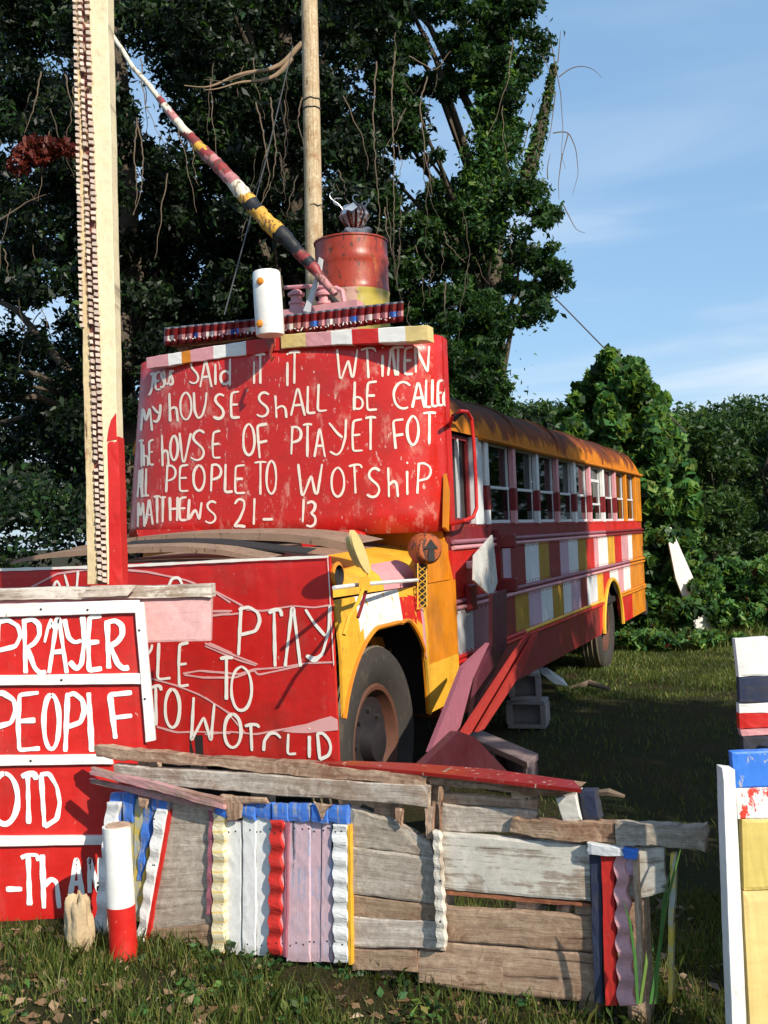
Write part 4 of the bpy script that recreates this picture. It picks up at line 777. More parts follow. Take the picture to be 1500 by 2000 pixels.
mb = MB(); mb.prism([f(208.8, 862, .003), f(212, 838, .003), (f(217, 820, .003)), f(226.5, 806, .003), f(228, 858, .003)], Vector((0, .02, 0))); mb.build('red_paint_patch', m_red, post)
plank('left_batten', wood('batten_wood', (.55, .40, .24), (.36, .2, .1), coat=(.66, .52, .3), keep=.55), post, [(146, -60), (150, -60), (190, 1141), (171, 1141)], f, th=.05, along='v', n=40, jag=.002, off=.0)
plank('rusty_core', paint('rust_brown_core', (.17, .035, .02), under=(.5, .35, .2), chip=.38), post, [(149, -60), (173, -60), (210, 1141), (189, 1141)], f, th=.05, along='v', n=30, jag=.002, off=-.012)
tm = None
for side in (0, 1, 2):
    y = -50
    while y < 1135:
        u = (y + 60) / 1200
        if side == 1: x = 150 + 41 * u; wpx = 7 if y < 900 else 8
        elif side == 2: x = 163 + 37 * u; wpx = 9
        else: x = 140 + 26 * u; wpx = 7
        if side == 0 and y > 640: break
        p = f(x + wpx / 2, y, .016); s = .00225
        if tm is None:
            mb = MB(); a = 3.6 * s; b = 4.7 * s; mb.prism([p + Vector((-a, 0, b)), p + Vector((a, 0, b * .8)), p + Vector((a * 1.0, 0, -b * .9)), p + Vector((-a, 0, -b * .6))], Vector((0, .018, 0)))
            ob = mb.build('tooth', paint('tooth_paint', (.66, .52, .42), under=(.2, .05, .03), chip=.36), post, loc=p); tm = ob
        else:
            ob = tm.copy(); C.objects.link(ob); ob.parent = post; ob.location = p - worldloc(post)
        ob.scale = (wpx / 7.5 * random.uniform(.85, 1.15), 1, random.uniform(.8, 1.08)); ob.rotation_euler = (0, random.uniform(-.18, .18), random.uniform(-.3, .3))
        y += 12.2 * random.uniform(.9, 1.12) + (12 if random.random() < .035 else 0)
# ================================================================== GROUND-LEVEL THINGS BY THE BUS
f = on_side(-.55)
def slab(name, label, cat, q, proj, th, mat, group=None, off=0):
    mb = MB(); pts = [proj(x, y, off) for x, y in q]; mb.prism(pts, th); o = mb.build(name, mat, loc=centre(mb)); tag(o, label, cat, group); return o
slab('leaning_plank', 'mauve plank leaning against the bus side behind the front wheel', 'plank', [(840, 1470), (905, 1304), (956, 1256), (924, 1325), (898, 1424), (866, 1490)], on_side(-.35), Nn * .03 + D * .02, m_mauvew)
slab('leaning_plank', 'dark purple-red upright board beside the lower tip of the white stop board', 'plank', [(962, 1160), (990, 1152), (990, 1262), (936, 1380), (920, 1410), (934, 1320), (962, 1262)], on_side(-.22), Nn * .025, paint('dark_plum_paint', (.10, .02, .035)))
rp = thing('leaning_trough', 'red channel-shaped plank leaning from the ground up to the bus skirt', 'plank', B(.4, -.5, 0))
for nm, q, of in (('channel_side', [(902, 1432), (1031, 1237), (1038, 1234), (914, 1440)], .05), ('channel_base', [(912, 1434), (1036, 1238), (1044, 1240), (936, 1428)], 0), ('channel_side', [(932, 1430), (1042, 1244), (1052, 1236), (1020, 1312), (946, 1424)], .05)):
    mb = MB(); mb.prism([on_side(-.36)(x, y, of) for x, y in q], Nn * .02 + D * .01); mb.build(nm, m_redwood, rp, loc=centre(mb))
slab('leaning_plank', 'dark red triangular board lying against the mauve plank near the fence', 'plank', [(826, 1496), (896, 1428), (928, 1440), (996, 1512), (960, 1530)], on_side(-.62), Nn * .04, paint('dark_maroon_paint', (.075, .012, .018)))
def block(name, label, c, sz, yaw=0, tilt=0, grp='concrete blocks beside the bus', par=None, mat=None):
    """hollow concrete block: two cells through its height"""
    mb = MB(); L, W, H = sz; M3 = Matrix.Rotation(yaw, 3, 'Z') @ Matrix.Rotation(tilt, 3, 'X'); w = .032
    a3 = (M3 @ Vector((1, 0, 0)), M3 @ Vector((0, 1, 0)), M3 @ Vector((0, 0, 1))); c = Vector(c)
    def bb(o, s): mb.box(c + M3 @ Vector(o), s, a3, bev=.004)
    for s in (-1, 1): bb((0, s * (W / 2 - w / 2), 0), (L, w, H))
    for x in (-L / 2 + w / 2, L / 2 - w / 2): bb((x, 0, 0), (w * 1.5, W - 2 * w - .001, H - .004))
    bb((0, 0, -H * .1), (L - .06, W - .06, .03))
    o = mb.build(name, mat or m_block, loc=c - Vector((0, 0, H / 2))); tag(o, label, 'block', grp); return o
gp = lambda px, py: hit(px, py, Vector((0, 0, 0)), Z)
b0 = gp(1037, 1424)
block('concrete_block', 'lower concrete block of the stack of two, its hollow cell facing out', b0 + Vector((0, .12, .11)), (.30, .22, .22), yaw=-.3, tilt=math.pi / 2 * 0 + 1.57)
block('concrete_block', 'upper concrete block of the stack of two beside the bus', b0 + Vector((-.02, .12, .33)), (.24, .22, .22), yaw=-.1, tilt=1.57)
tz = lambda x, y: hit(x, y, Vector((0, 0, .22)), Z)
A0 = tz(905, 1434); Lx = tz(1030, 1489) - A0; Wy = tz(928, 1421) - A0; Ll, Wl = Lx.length, Wy.length; lx, wy = Lx.normalized(), Wy.normalized(); a3 = (lx, wy, Z)
mb = MB(); mb.box(A0 + Lx / 2 + Wy / 2 - Z * .018, (Ll, Wl, .036), a3, bev=.004); mb.box(A0 + Lx / 2 + Wy / 2 - Z * .182, (Ll, Wl, .036), a3, bev=.004)
for u in (.045, .5, .955): mb.box(A0 + Lx * u + Wy / 2 - Z * .1, (.036, Wl - .01, .127), a3)
mb.box(A0 + Lx / 2 + Wy * .93 - Z * .1, (Ll - .04, .02, .127), a3)
o = mb.build('concrete_block', plain('mauve_concrete', (.27, .19, .18), .95, sc=30, var=.35, bst=.5), loc=A0 + Lx / 2 - Z * .2); tag(o, 'long mauve concrete block lying on its side at the foot of the leaning planks', 'block', 'concrete blocks beside the bus')
o = slab('bent_sheet', 'small pale bent sheet on the grass behind the stacked blocks', 'sheet', [(1058, 1316), (1078, 1318), (1110, 1340), (1084, 1336)], flat(9.3), Vector((0, .25, .03)), m_strwhite)
mb = MB(); mb.tube([gp(1112, 1347) + Z * .02, gp(1150, 1344) + Z * .05, gp(1190, 1350) + Z * .02], [.012, .03, .018], 6, jit=.3); o = mb.build('fallen_stick', m_vine, loc=gp(1150, 1348)); tag(o, 'pale fallen stick on the shaded grass behind the stacked blocks', 'stick')
# ================================================================== THE FENCE
fence = thing('plank_fence', 'patchwork fence of weathered planks and wavy painted boards in the foreground', 'fence', (FA + FB) / 2)
def fp(q, mat, along='h', off=0.0, **kw): return plank('plank', mat, fence, q, fen, along=along, off=off, **kw)
# rails at the back that carry the boards (stretch to the ground out of sight)
for x in (300, 520, 760, 860, 1030, 1145, 1240):
    p = fen(x, 1700, -.05); mb = MB(); hp = .74 if x < 1100 else .60; mb.box((p.x, p.y, hp / 2 - .01), (.07, .07, hp), (FD, FN, Z), bev=.004); mb.build('fence_post', m_greyb, fence, loc=(p.x, p.y, 0))
fp([(184, 1458), (835, 1512), (835, 1540), (188, 1478)], m_rough, n=36, jag=.006, rag=.02, th=.035, off=.03, warp=.004)
fp([(222, 1494), (836, 1536), (837, 1577), (226, 1528)], m_grey, n=26, jag=.003, rag=.008, th=.03, off=.035)
fp([(176, 1499), (300, 1530), (438, 1566), (436, 1578), (176, 1512)][:2] + [(436, 1580), (176, 1512)] if False else [(176, 1499), (438, 1563), (434, 1580), (176, 1513)], m_pinkw, n=16, jag=.003, rag=.012, off=.075, th=.02)
fp([(174, 1522), (418, 1576), (418, 1586), (176, 1530)], m_pinkw, n=14, jag=.003, rag=.01, off=.05, th=.02)
# blue-topped leaning boards on the left
fp([(216, 1549), (240, 1549), (232, 1610), (210, 1600)], m_bluew, 'v', off=.012, n=6)
fp([(238, 1550), (262, 1551), (256, 1607), (240, 1604)], m_bluew, 'v', off=.018, n=6, rag=.01)
fp([(207, 1567), (232, 1567), (201, 1842), (181, 1840)], m_wpaintw, 'v', off=.028, n=40, wave=(.006, 5.5, 'ab', 1.0))
fp([(240, 1575), (262, 1575), (262, 1800), (236, 1800)], m_yelw, 'v', off=.004, n=10)
fp([(262, 1560), (292, 1560), (278, 1800), (258, 1800)], m_yelw, 'v', off=.008, n=10, rag=.012)
fp([(282, 1562), (302, 1562), (276, 1720), (266, 1720)], m_bluew, 'v', off=.014, n=24, wave=(.005, 3, 'b'))
fp([(292, 1556), (335, 1558), (330, 1584), (296, 1582)], m_bluew, 'v', off=.026, n=4)
fp([(303, 1580), (326, 1582), (278, 1852), (264, 1848)], m_wpaintw, 'v', off=.032, n=44, wave=(.006, 6, 'a'))
fp([(327, 1582), (333, 1582), (288, 1850), (280, 1850)], m_red, 'v', off=.024, n=10)
fp([(336, 1568), (408, 1578), (411, 1806), (287, 1818)], m_grey, 'h', off=.012, n=14, jag=.004)
fp([(282, 1816), (411, 1806), (412, 1848), (272, 1846)], m_greyb, 'h', off=.018, n=14, jag=.003)
fp([(408, 1583), (418, 1583), (411, 1788), (402, 1787)], m_mauvew, 'v', off=.03, n=40, wave=(.004, 5, 'b', 0))
# wavy cream strip, yellow bands painted for the shade of its corrugations
ys = fp([(415, 1587), (438, 1587), (437, 1862), (413, 1862)], [m_creamw, m_yelpw], 'v', off=.034, n=84, wave=(.005, 7, 'ab', 0), bands=[0, 0, 0, 1] * 14); ys['label'] = 'wavy white strip with yellow bands painted as the shade of its corrugations'
fp([(420, 1575), (448, 1580), (446, 1600), (419, 1590)], m_blue, 'v', off=.042, n=3)
fp([(440, 1606), (473, 1606), (470, 1866), (438, 1864)], m_wpaintw, 'v', off=.014, n=12)
fp([(474, 1588), (500, 1590), (498, 1866), (472, 1866)], m_wpaintw, 'v', off=.020, n=12); fp([(501, 1590), (530, 1596), (524, 1868), (500, 1866)], m_wpaintw, 'v', off=.015, n=12)
fp([(528, 1602), (551, 1602), (546, 1868), (522, 1866)], m_redpw, 'v', off=.036, n=60, wave=(.007, 6.5, 'ab', 0))
fp([(549, 1603), (557, 1603), (553, 1868), (545, 1868)], m_pinkpw, 'v', off=.026, n=40, wave=(.004, 6.5, 'a'))
fp([(557, 1603), (563, 1603), (559, 1870), (553, 1870)], m_mauvew, 'v', off=.03, n=10)
for x0, x1, of in ((562, 606, .02), (607, 628, .014), (629, 649, .018)): fp([(x0, 1603), (x1, 1605), (x1 - 1, 1880), (x0 - 3, 1878)], m_pinkbl, 'v', off=of, n=14, jag=.001)
fp([(648, 1610), (677, 1611), (680, 1882), (651, 1882)], m_wpaintw, 'v', off=.03, n=60, wave=(.005, 7.5, 'a'))
fp([(677, 1612), (683, 1612), (687, 1885), (680, 1885)], m_yel, 'v', off=.028, n=10)
for x0, x1, y0, of in ((466, 497, 1572, .032), (499, 531, 1568, .026), (531, 562, 1570, .034), (563, 606, 1570, .03), (607, 640, 1573, .035), (640, 677, 1572, .031)): fp([(x0, y0), (x1, y0 + 2), (x1, 1611 if x0 > 600 else 1605), (x0, 1604 if x0 > 530 else 1592)], m_bluew, 'v', off=of, n=4, rag=.004)
# broken fragments
for q in ([(434, 1552), (474, 1558), (468, 1600), (445, 1604)], [(430, 1553), (520, 1560), (524, 1568), (440, 1572)], [(612, 1568), (650, 1572), (638, 1580), (626, 1602)], [(268, 1556), (290, 1560), (282, 1580), (272, 1578)]): fp(q, m_rough, 'v', off=.045, n=5, rag=.006, jag=.005, th=.008)
# grey horizontal boards right of the painted ones
fp([(683, 1575), (722, 1580), (846, 1640), (846, 1676)][:1] + [(722, 1578), (846, 1642), (683, 1606)] if False else [(683, 1576), (760, 1600), (848, 1676), (683, 1654)], m_grey, n=12, jag=.005, rag=.006, off=.01)
fp([(755, 1598), (838, 1640), (848, 1680), (760, 1668)], m_grey, n=8, jag=.004, off=.006)
fp([(683, 1655), (848, 1677), (850, 1765), (684, 1746)], m_grey, n=12, jag=.003, off=.014); fp([(684, 1750), (850, 1768), (866, 1802), (685, 1790)], m_greyb, n=12, jag=.003, off=.010)
fp([(685, 1792), (866, 1803), (868, 1856), (687, 1850)], m_grey, n=12, jag=.004, off=.013); fp([(687, 1853), (812, 1858), (815, 1900), (688, 1896)], m_greyb, n=10, jag=.004, off=.010)
fp([(815, 1860), (1000, 1866), (1000, 1935), (818, 1920)], m_greyb, n=10, jag=.004, off=.004)
fp([(845, 1623), (858, 1625), (869, 1852), (852, 1852)], m_whitew, 'v', off=.045, n=40, wave=(.003, 8, 'ab'), jag=.002)
for q in ([(770, 1578), (786, 1580), (782, 1612), (774, 1606)], [(828, 1578), (850, 1570), (846, 1636), (834, 1640)], [(856, 1540), (862, 1540), (860, 1624), (856, 1622)]): fp(q, m_rough, 'v', off=.03, n=6, rag=.01, jag=.004, th=.014)
# right section
fp([(835, 1510), (1133, 1536), (1090, 1556), (838, 1534)], m_rough, n=30, jag=.006, rag=.01, th=.06, off=.02, warp=.004); fp([(862, 1552), (1050, 1562), (1048, 1580), (862, 1568)], m_greyb, n=12, off=-.01)
fp([(858, 1572), (1048, 1583), (1046, 1630), (860, 1622)], m_grey, n=14, jag=.004, off=.006, rag=.01)
fp([(845, 1625), (1150, 1652), (1153, 1762), (860, 1736)], m_whitew, n=16, jag=.002, off=.02)
fp([(860, 1738), (1153, 1764), (1154, 1774), (861, 1746)], wood('raw_red_wood', (.42, .17, .08), (.3, .1, .05)), n=10, off=.012, th=.04)
fp([(866, 1772), (1168, 1792), (1172, 1860), (868, 1838)], m_greyb, n=16, jag=.004, off=.01)
fp([(868, 1842), (1172, 1862), (1174, 1960), (870, 1930)], m_greyb, n=14, jag=.004, off=.004)
fp([(997, 1600), (1200, 1606), (1202, 1652), (995, 1628)], m_rough, n=24, jag=.005, rag=.008, off=.035, th=.04, warp=.006); fp([(1200, 1608), (1380, 1612), (1378, 1662), (1202, 1650)], m_grey, n=20, jag=.006, rag=.008, off=.03, th=.04, warp=.006)
fp([(1150, 1655), (1292, 1660), (1304, 1728), (1262, 1766), (1153, 1765)][:2] + [(1304, 1742), (1153, 1765)], m_whitew, n=12, jag=.006, rag=.012, off=.006)
fp([(1086, 1770), (1112, 1772), (1112, 1796), (1086, 1794)], m_greyb, 'v', n=3, off=-.02)
fp([(1086, 1560), (1124, 1550), (1137, 1602), (1100, 1606)], paint('chipped_white_block', (.66, .62, .55), under=(.5, .2, .05), chip=.33), 'v', n=6, off=.03, th=.08)
fp([(1132, 1546), (1162, 1546), (1172, 1602), (1140, 1604)], m_navyw, 'v', n=6, off=.02, th=.05)
fp([(1152, 1668), (1174, 1668), (1178, 1960), (1160, 1960)], m_navyw, 'v', n=14, off=.03, jag=.002)
fp([(1172, 1668), (1200, 1668), (1204, 1965), (1182, 1965)], m_redpw, 'v', n=14, off=.038, jag=.002)
fp([(1200, 1668), (1222, 1668), (1240, 1965), (1206, 1965)], m_pinkpw, 'v', n=50, off=.044, wave=(.006, 6, 'ab')); fp([(1219, 1672), (1240, 1672), (1238, 1710), (1222, 1710)], m_lilac, 'v', n=4, off=.036)
fp([(1236, 1672), (1247, 1672), (1256, 1960), (1246, 1960)], m_greyb, 'v', n=14, off=.04)
fp([(1146, 1648), (1216, 1658), (1216, 1674), (1148, 1668)], m_strwhite, n=8, off=.055, rag=.006); fp([(1216, 1660), (1245, 1662), (1243, 1680), (1218, 1678)], m_blue, n=4, off=.055)
fp([(1309, 1668), (1319, 1668), (1313, 1960), (1303, 1960)], m_yelw, 'v', n=8, off=.02)
NAILS = [(x, y) for x, yy in ((300, (1512, 1600, 1690, 1790, 1830)), (395, (1512, 1535)), (520, (1518, 1535)), (760, (1540, 1560, 1660, 1700, 1735, 1780, 1820)), (700, (1590, 1640, 1700, 1810)), (835, (1700, 1745, 1815)), (870, (1590, 1650, 1720, 1800)), (1030, (1560, 1600, 1655, 1740, 1815, 1850)), (1092, (1660, 1668, 1680, 1700, 1720)), (1140, (1680, 1740, 1830))) for y in yy for x in (x, x + random.uniform(-9, 9))]
NAILS += [(x + random.uniform(-3, 3), y + random.uniform(-5, 5)) for x in range(447, 672, 13) for y in (1622, 1842)]
mb = MB()
for z, yy in ((1.162, -.001), (1.44, -.001), (1.055, -.001), (.80, -.001), (.73, -.001), (1.60, .010)):
    t = .04
    while t < LEN:
        if not (z < 1 and abs(t - RT) < .6): mb.lathe(B(t, yy, z), -Nn, [(.008, -.001), (.006, .003), (.001, .004)], 6)
        t += .085
mb.build('rivets', m_drumr, bus, kind='stuff')
# red painted capping board lying flat on the top
a = hit(600, 1487, Vector((0, 0, .745)), Z); 
def topz(px, py, off=0): return hit(px, py, Vector((0, 0, .752 - off * 0)), Z)
mb = MB(); q = [topz(600, 1488), topz(820, 1507), topz(1135, 1541), topz(1120, 1524), topz(960, 1502), topz(800, 1490), topz(690, 1486)]
mb.prism(q, -Z * .012); o = mb.build('capping_board', m_redwood, fence, loc=centre(mb)); o['label'] = 'red painted board lying flat along the top'; o.data.materials[0] = paint('glossy_red_plank_paint', (.30, .014, .01), under=(.6, .5, .4), chip=.335, rough=.3)
mb = MB(); mb.tube([fen(1150, 1550, -.03), fen(1190, 1547, -.03), fen(1220, 1555, -.03)], [.008, .014, .006], 6, jit=.3); o = mb.build('twig', m_vine, loc=fen(1185, 1555, -.03)); tag(o, 'short pinkish twig sticking out right of the red capping board', 'twig')
# bollard
bp = Vector(at(240, 1890, 3.95)); bp.z = 0; br_ = 27 * 3.95 / 2000
bo = thing('painted_bollard', 'round post painted white above and red below in front of the fence', 'bollard', bp)
zt_ = at(237, 1612, 3.95).z; zm_ = at(240, 1767, 3.95).z; tl_ = Vector((-.0035, 0, 0))
for nm, z0, z1, mt in (('red_lower_half', -.05, zm_, m_red), ('white_upper_half', zm_, zt_, m_white)):
    mb = MB(); nn2 = 8; mb.tube([Vector((bp.x + (at(243, 1890, 3.95).x - bp.x) + (-.012) * (z / zt_), bp.y, z + (0 if i else 0))) for i, z in enumerate([lerp(z0, z1, u / nn2) for u in range(nn2 + 1)])], [br_ * (.99 + .015 * math.sin(i)) for i in range(nn2 + 1)], 28); mb.build(nm, mt, bo, smooth=True)
mb = MB(); mb.lathe(Vector((bp.x + .0, bp.y, zt_ - .003)), Z, [(br_ * .92, .0), (br_ * .88, .006), (.001, .007)], 24); mb.build('cut_top', m_rough, bo)
# stone
sp = at(156, 1870, 4.02); sp.z = 0; hs = at(160, 1748, 4.02).z
st = lump(Vector((sp.x, sp.y, hs * .47)), 27 * .00201, .045, hs * .53, 22, amp=.30, sd=12)
st.m = [0] * len(st.f); o = st.build('limestone_rock', m_stone, smooth=True, loc=sp); tag(o, 'upright tan rock leaning beside the white and red bollard', 'rock')
# right-edge painted posts and boards (continue beyond the photograph's edge)
re = thing('painted_post', 'flat white post at the right edge of the photo', 'post', at(1430, 1960, 2.90)); f = flat(2.90)
plank('post_face', m_white, re, [(1411, 1501), (1436, 1504), (1466, 2150), (1434, 2150)], f, th=.05, along='v', n=14, jag=.0006)
ys_ = thing('stacked_panels', 'blue, red-flecked white and yellow boards stacked behind the white right-edge post', 'panel', at(1500, 1900, 2.95)); f = flat(2.95)
for q, mt in (([(1430, 1470), (1508, 1466), (1510, 1537), (1436, 1540)], m_blue), ([(1438, 1541), (1512, 1538), (1514, 1599), (1442, 1600)], paint('red_flecked_white', (.76, .74, .72), under=(.6, .05, .03), chip=.40)), ([(1450, 1601), (1512, 1600), (1518, 1737), (1454, 1740)], m_yelw if False else paint('straw_yellow_paint', (.62, .48, .14), chip=.27)), ([(1452, 1741), (1520, 1739), (1545, 2150), (1474, 2150)], m_cream)):
    plank('board', mt, ys_, q, f, th=.03, n=8, jag=.001)
rb = thing('painted_board', 'upright board banded white, navy, white and red beyond the right-edge post', 'board', at(1480, 1480, 3.6)); f = flat(3.6)
for q, mt in (([(1436, 1248), (1500, 1244), (1504, 1318), (1444, 1322)], m_white), ([(1444, 1323), (1504, 1319), (1507, 1372), (1446, 1374)], m_navyw), ([(1444, 1375), (1507, 1373), (1508, 1392), (1445, 1394)], m_white), ([(1444, 1395), (1508, 1393), (1510, 1420), (1446, 1424)], m_red), ([(1446, 1425), (1510, 1421), (1512, 1436), (1450, 1438)], m_pink), ([(1452, 1439), (1512, 1437), (1540, 1900), (1480, 1900)], m_navyw)):
    plank('band', mt, rb, q, f, th=.03, n=5, jag=.002)

# ================================================================== TREES AND VINES
def leaf_mesh(name, pos, size, mats, parent=None, up=.35, loc=None, matidx=None, aspect=.42, face=None, droop=0):
    n = len(pos); pos = np.asarray(pos); rs = np.random.randn(n, 3); rs[:, 2] += up
    nr = rs / np.linalg.norm(rs, axis=1, keepdims=True); d = np.random.randn(n, 3); d[:, 2] -= droop; d -= nr * (d * nr).sum(1, keepdims=True); d /= np.linalg.norm(d, axis=1, keepdims=True)
    s = np.cross(nr, d); L = (size * np.random.uniform(.45, 1.55, n))[:, None]
    V = np.stack([pos - d * L * .5, pos + s * L * aspect * .5 + nr * L * .08 - d * L * .05, pos + d * L * .5 - nr * L * .06, pos - s * L * aspect * .5 + nr * L * .08 - d * L * .05], 1).reshape(-1, 3)
    o0 = np.array(loc if loc is not None else (worldloc(parent) if parent else (0, 0, 0)), float); V = V - o0
    me = bpy.data.meshes.new(name); me.vertices.add(4 * n); me.vertices.foreach_set('co', V.astype(np.float32).ravel())
    me.loops.add(4 * n); me.loops.foreach_set('vertex_index', np.arange(4 * n, dtype=np.int32)); me.polygons.add(n); me.polygons.foreach_set('loop_start', np.arange(0, 4 * n, 4, dtype=np.int32)); me.polygons.foreach_set('loop_total', np.full(n, 4, np.int32))
    for m in (mats if isinstance(mats, list) else [mats]): me.materials.append(m)
    if matidx is not None: me.polygons.foreach_set('material_index', matidx.astype(np.int32))
    me.update(calc_edges=True); o = bpy.data.objects.new(name, me); C.objects.link(o)
    if parent: o.parent = parent; o.location = Vector(o0) - worldloc(parent)
    else: o.location = Vector(o0)
    return o
def inpoly(x, y, poly):
    r = False; j = len(poly) - 1
    for i in range(len(poly)):
        if (poly[i][1] > y) != (poly[j][1] > y) and x < (poly[j][0] - poly[i][0]) * (y - poly[i][1]) / (poly[j][1] - poly[i][1]) + poly[i][0]: r = not r
        j = i
    return r
def clumps(poly, n, rp, depth, holes=()):
    xs = [p[0] for p in poly]; ysx = [p[1] for p in poly]; out = []; tries = 0
    while len(out) < n and tries < n * 60:
        tries += 1; x = random.uniform(min(xs), max(xs)); y = random.uniform(min(ysx), max(ysx)); r = random.uniform(*rp)
        if not inpoly(x, y, poly): continue
        if any(((x - hx) / (hw + r * .6)) ** 2 + ((y - hy) / (hh + r * .6)) ** 2 < 1 for hx, hy, hw, hh in holes): continue
        Y = random.uniform(*depth); c = at(x, y, Y)
        if c.z < .1: continue
        out.append((np.array(c), r * Y / 2000))
    return out
def fill(cl, dens, flat_=.7):
    P = []
    for c, r in cl:
        n = max(8, int(dens * r * r)); v = np.random.randn(n, 3); v /= np.linalg.norm(v, axis=1, keepdims=True); v *= (np.random.uniform(.35, 1.12, n) ** .7)[:, None]; v[:, 2] *= flat_; P.append(c + v * r)
    P = np.concatenate(P); return P[P[:, 2] > .03]
def limbs(parent, base, cl, r0, top, nl=14, mat=m_bark, name='trunk'):
    mb = MB(); base = Vector(base); top = Vector(top); n = 8
    pts = [lerp(base, top, i / n) + Vector((math.sin(i * 1.9) * .08, math.cos(i * 1.3) * .08, 0)) * (1 if 0 < i else 0) for i in range(n + 1)]
    mb.tube(pts, [r0 * (1 - .75 * i / n) * (1.35 if i == 0 else 1) for i in range(n + 1)], 12, jit=.06)
    tr = mb.build(name, mat, parent, smooth=True, loc=base); sel = random.sample(cl, min(nl, len(cl)))
    for c, r in sel:
        c = Vector(c); u = min(.95, max(.25, (c.z - base.z) / (top.z - base.z) * .75)); k = int(u * n); p = pts[k]; mid = lerp(p, c, .5) + Vector((0, 0, .12 * (c - p).length))
        mb = MB(); mb.tube([p, lerp(p, mid, .5), mid, lerp(mid, c, .55) + Vector((random.uniform(-.1, .1), 0, .05)), c], [r0 * .30, r0 * .24, r0 * .17, r0 * .10, r0 * .04], 7, jit=.08); mb.build('limb', mat, parent, smooth=True, loc=p)
HOL = [(805, 330, 16, 30), (880, 270, 42, 12), (900, 215, 36, 12), (705, 150, 15, 18), (842, 215, 12, 22), (962, 300, 10, 20), (965, 230, 12, 30), (270, 150, 26, 35), (300, 210, 22, 20), (238, 350, 14, 12), (790, 395, 10, 8), (28, 285, 10, 8), (137, 585, 10, 8), (258, 835, 9, 9), (262, 735, 10, 10), (870, 650, 12, 50), (878, 330, 20, 22), (932, 260, 12, 60), (265, 340, 12, 20)]
TREES = [
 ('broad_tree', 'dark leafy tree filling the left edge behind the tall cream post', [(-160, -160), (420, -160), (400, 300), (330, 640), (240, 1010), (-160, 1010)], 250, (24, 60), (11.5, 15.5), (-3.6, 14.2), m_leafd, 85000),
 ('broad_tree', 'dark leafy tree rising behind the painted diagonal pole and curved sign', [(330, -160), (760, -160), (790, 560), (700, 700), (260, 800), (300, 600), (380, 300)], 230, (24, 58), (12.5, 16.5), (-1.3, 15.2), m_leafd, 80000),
 ('vine_covered_tree', 'tree hung with vines whose leafy right edge stands against the blue sky', [(700, -160), (1040, -160), (1062, 85), (1020, 150), (1000, 260), (1010, 350), (1072, 380), (1088, 460), (1100, 520), (1098, 580), (1040, 625), (960, 680), (960, 730), (985, 790), (860, 790), (760, 690), (740, 400)], 420, (10, 34), (14.0, 17.0), (1.75, 16.2), m_leafm, 90000)]
for i, (nm, lb, poly, nc, rp, dep, tb, lm, nl_) in enumerate(TREES):
    cl = clumps(poly, nc, rp, dep, HOL) + (clumps([(868, 600), (1010, 610), (965, 700), (985, 800), (855, 800)], 80, (12, 30), (13.6, 15.2)) if i == 2 else []); root = thing(nm, lb, 'tree', (tb[0], tb[1], 0), 'trees behind the bus')
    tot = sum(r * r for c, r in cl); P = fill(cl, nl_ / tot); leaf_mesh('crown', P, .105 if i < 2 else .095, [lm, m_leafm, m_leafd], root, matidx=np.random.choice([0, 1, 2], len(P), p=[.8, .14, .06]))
    P = fill([(c, r * 1.9) for c, r in random.sample(cl, len(cl) // 2)], 60, .8); P = P[[not any(((750 + 2000 * p[0] / p[1] - hx) / hw) ** 2 + ((1000 - 2000 * (p[2] - EYE) / p[1] - hy) / hh) ** 2 < 1 for hx, hy, hw, hh in HOL) for p in P]]; leaf_mesh('loose_sprays', P, .10, [lm, m_leafm], root, matidx=np.random.choice([0, 1], len(P)), droop=.6)
    limbs(root, (tb[0], tb[1], 0), cl, .26, (tb[0] + .2, tb[1], 12.5), 18)
    if i == 0:
        rc = [(np.array(at(x, y, 11.3)), .14) for x, y in ((50, 300), (80, 310), (100, 290), (130, 292), (38, 325), (66, 285))]; leaf_mesh('dead_foliage', fill(rc, 9000), .075, m_leafr, root, droop=1.5)
    if i == 2:   # vine-wrapped stems
        P = []
        for pl, r, n, Y in (([(965, -20), (966, 60), (968, 200), (962, 330), (940, 440)], .30, 14000, 14.6), ([(1082, 130), (1068, 200), (1052, 270), (1034, 330), (1022, 400)], .10, 3600, 15.4), ([(905, 640), (930, 720), (960, 780)], .30, 3600, 14.6)):
            q = resample(pl, 6); idx = np.random.randint(0, len(q), n); c = np.array([tuple(at(*q[k], Y)) for k in range(len(q))])[idx]; P.append(c + np.random.randn(n, 3) * r * (.25 + .75 * (idx / len(q)))[:, None] * .75)
            mb = MB(); mb.tube([at(x, y, Y) for x, y in pl], [.05 + .02 * k for k in range(len(pl))], 7); mb.build('vine_stem', m_bark, root, smooth=True)
        leaf_mesh('vine_leaves', np.concatenate(P), .085, [m_leafm, m_leafv], root, matidx=np.random.choice([0, 1], sum(len(a) for a in P), p=[.6, .4]))
# backdrop wood further off (one mass), seen through the gaps
P = fill(clumps([(-400, -100), (700, -150), (880, 420), (900, 760), (1000, 830), (1100, 850), (1100, 1000), (-400, 1080)], 420, (40, 90), (17.5, 22), HOL), 600, .9)
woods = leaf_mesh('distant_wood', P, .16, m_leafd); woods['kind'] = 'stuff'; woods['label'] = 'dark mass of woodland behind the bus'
P = fill(clumps([(-300, 930), (260, 960), (260, 1090), (-300, 1110)], 60, (30, 60), (9.5, 12)), 1500, .8); us = leaf_mesh('undergrowth', P, .085, [m_leafd, m_leafm], matidx=np.random.choice([0, 1], len(P), p=[.7, .3])); us['kind'] = 'stuff'; us['label'] = 'leafy undergrowth at the left behind the bus'
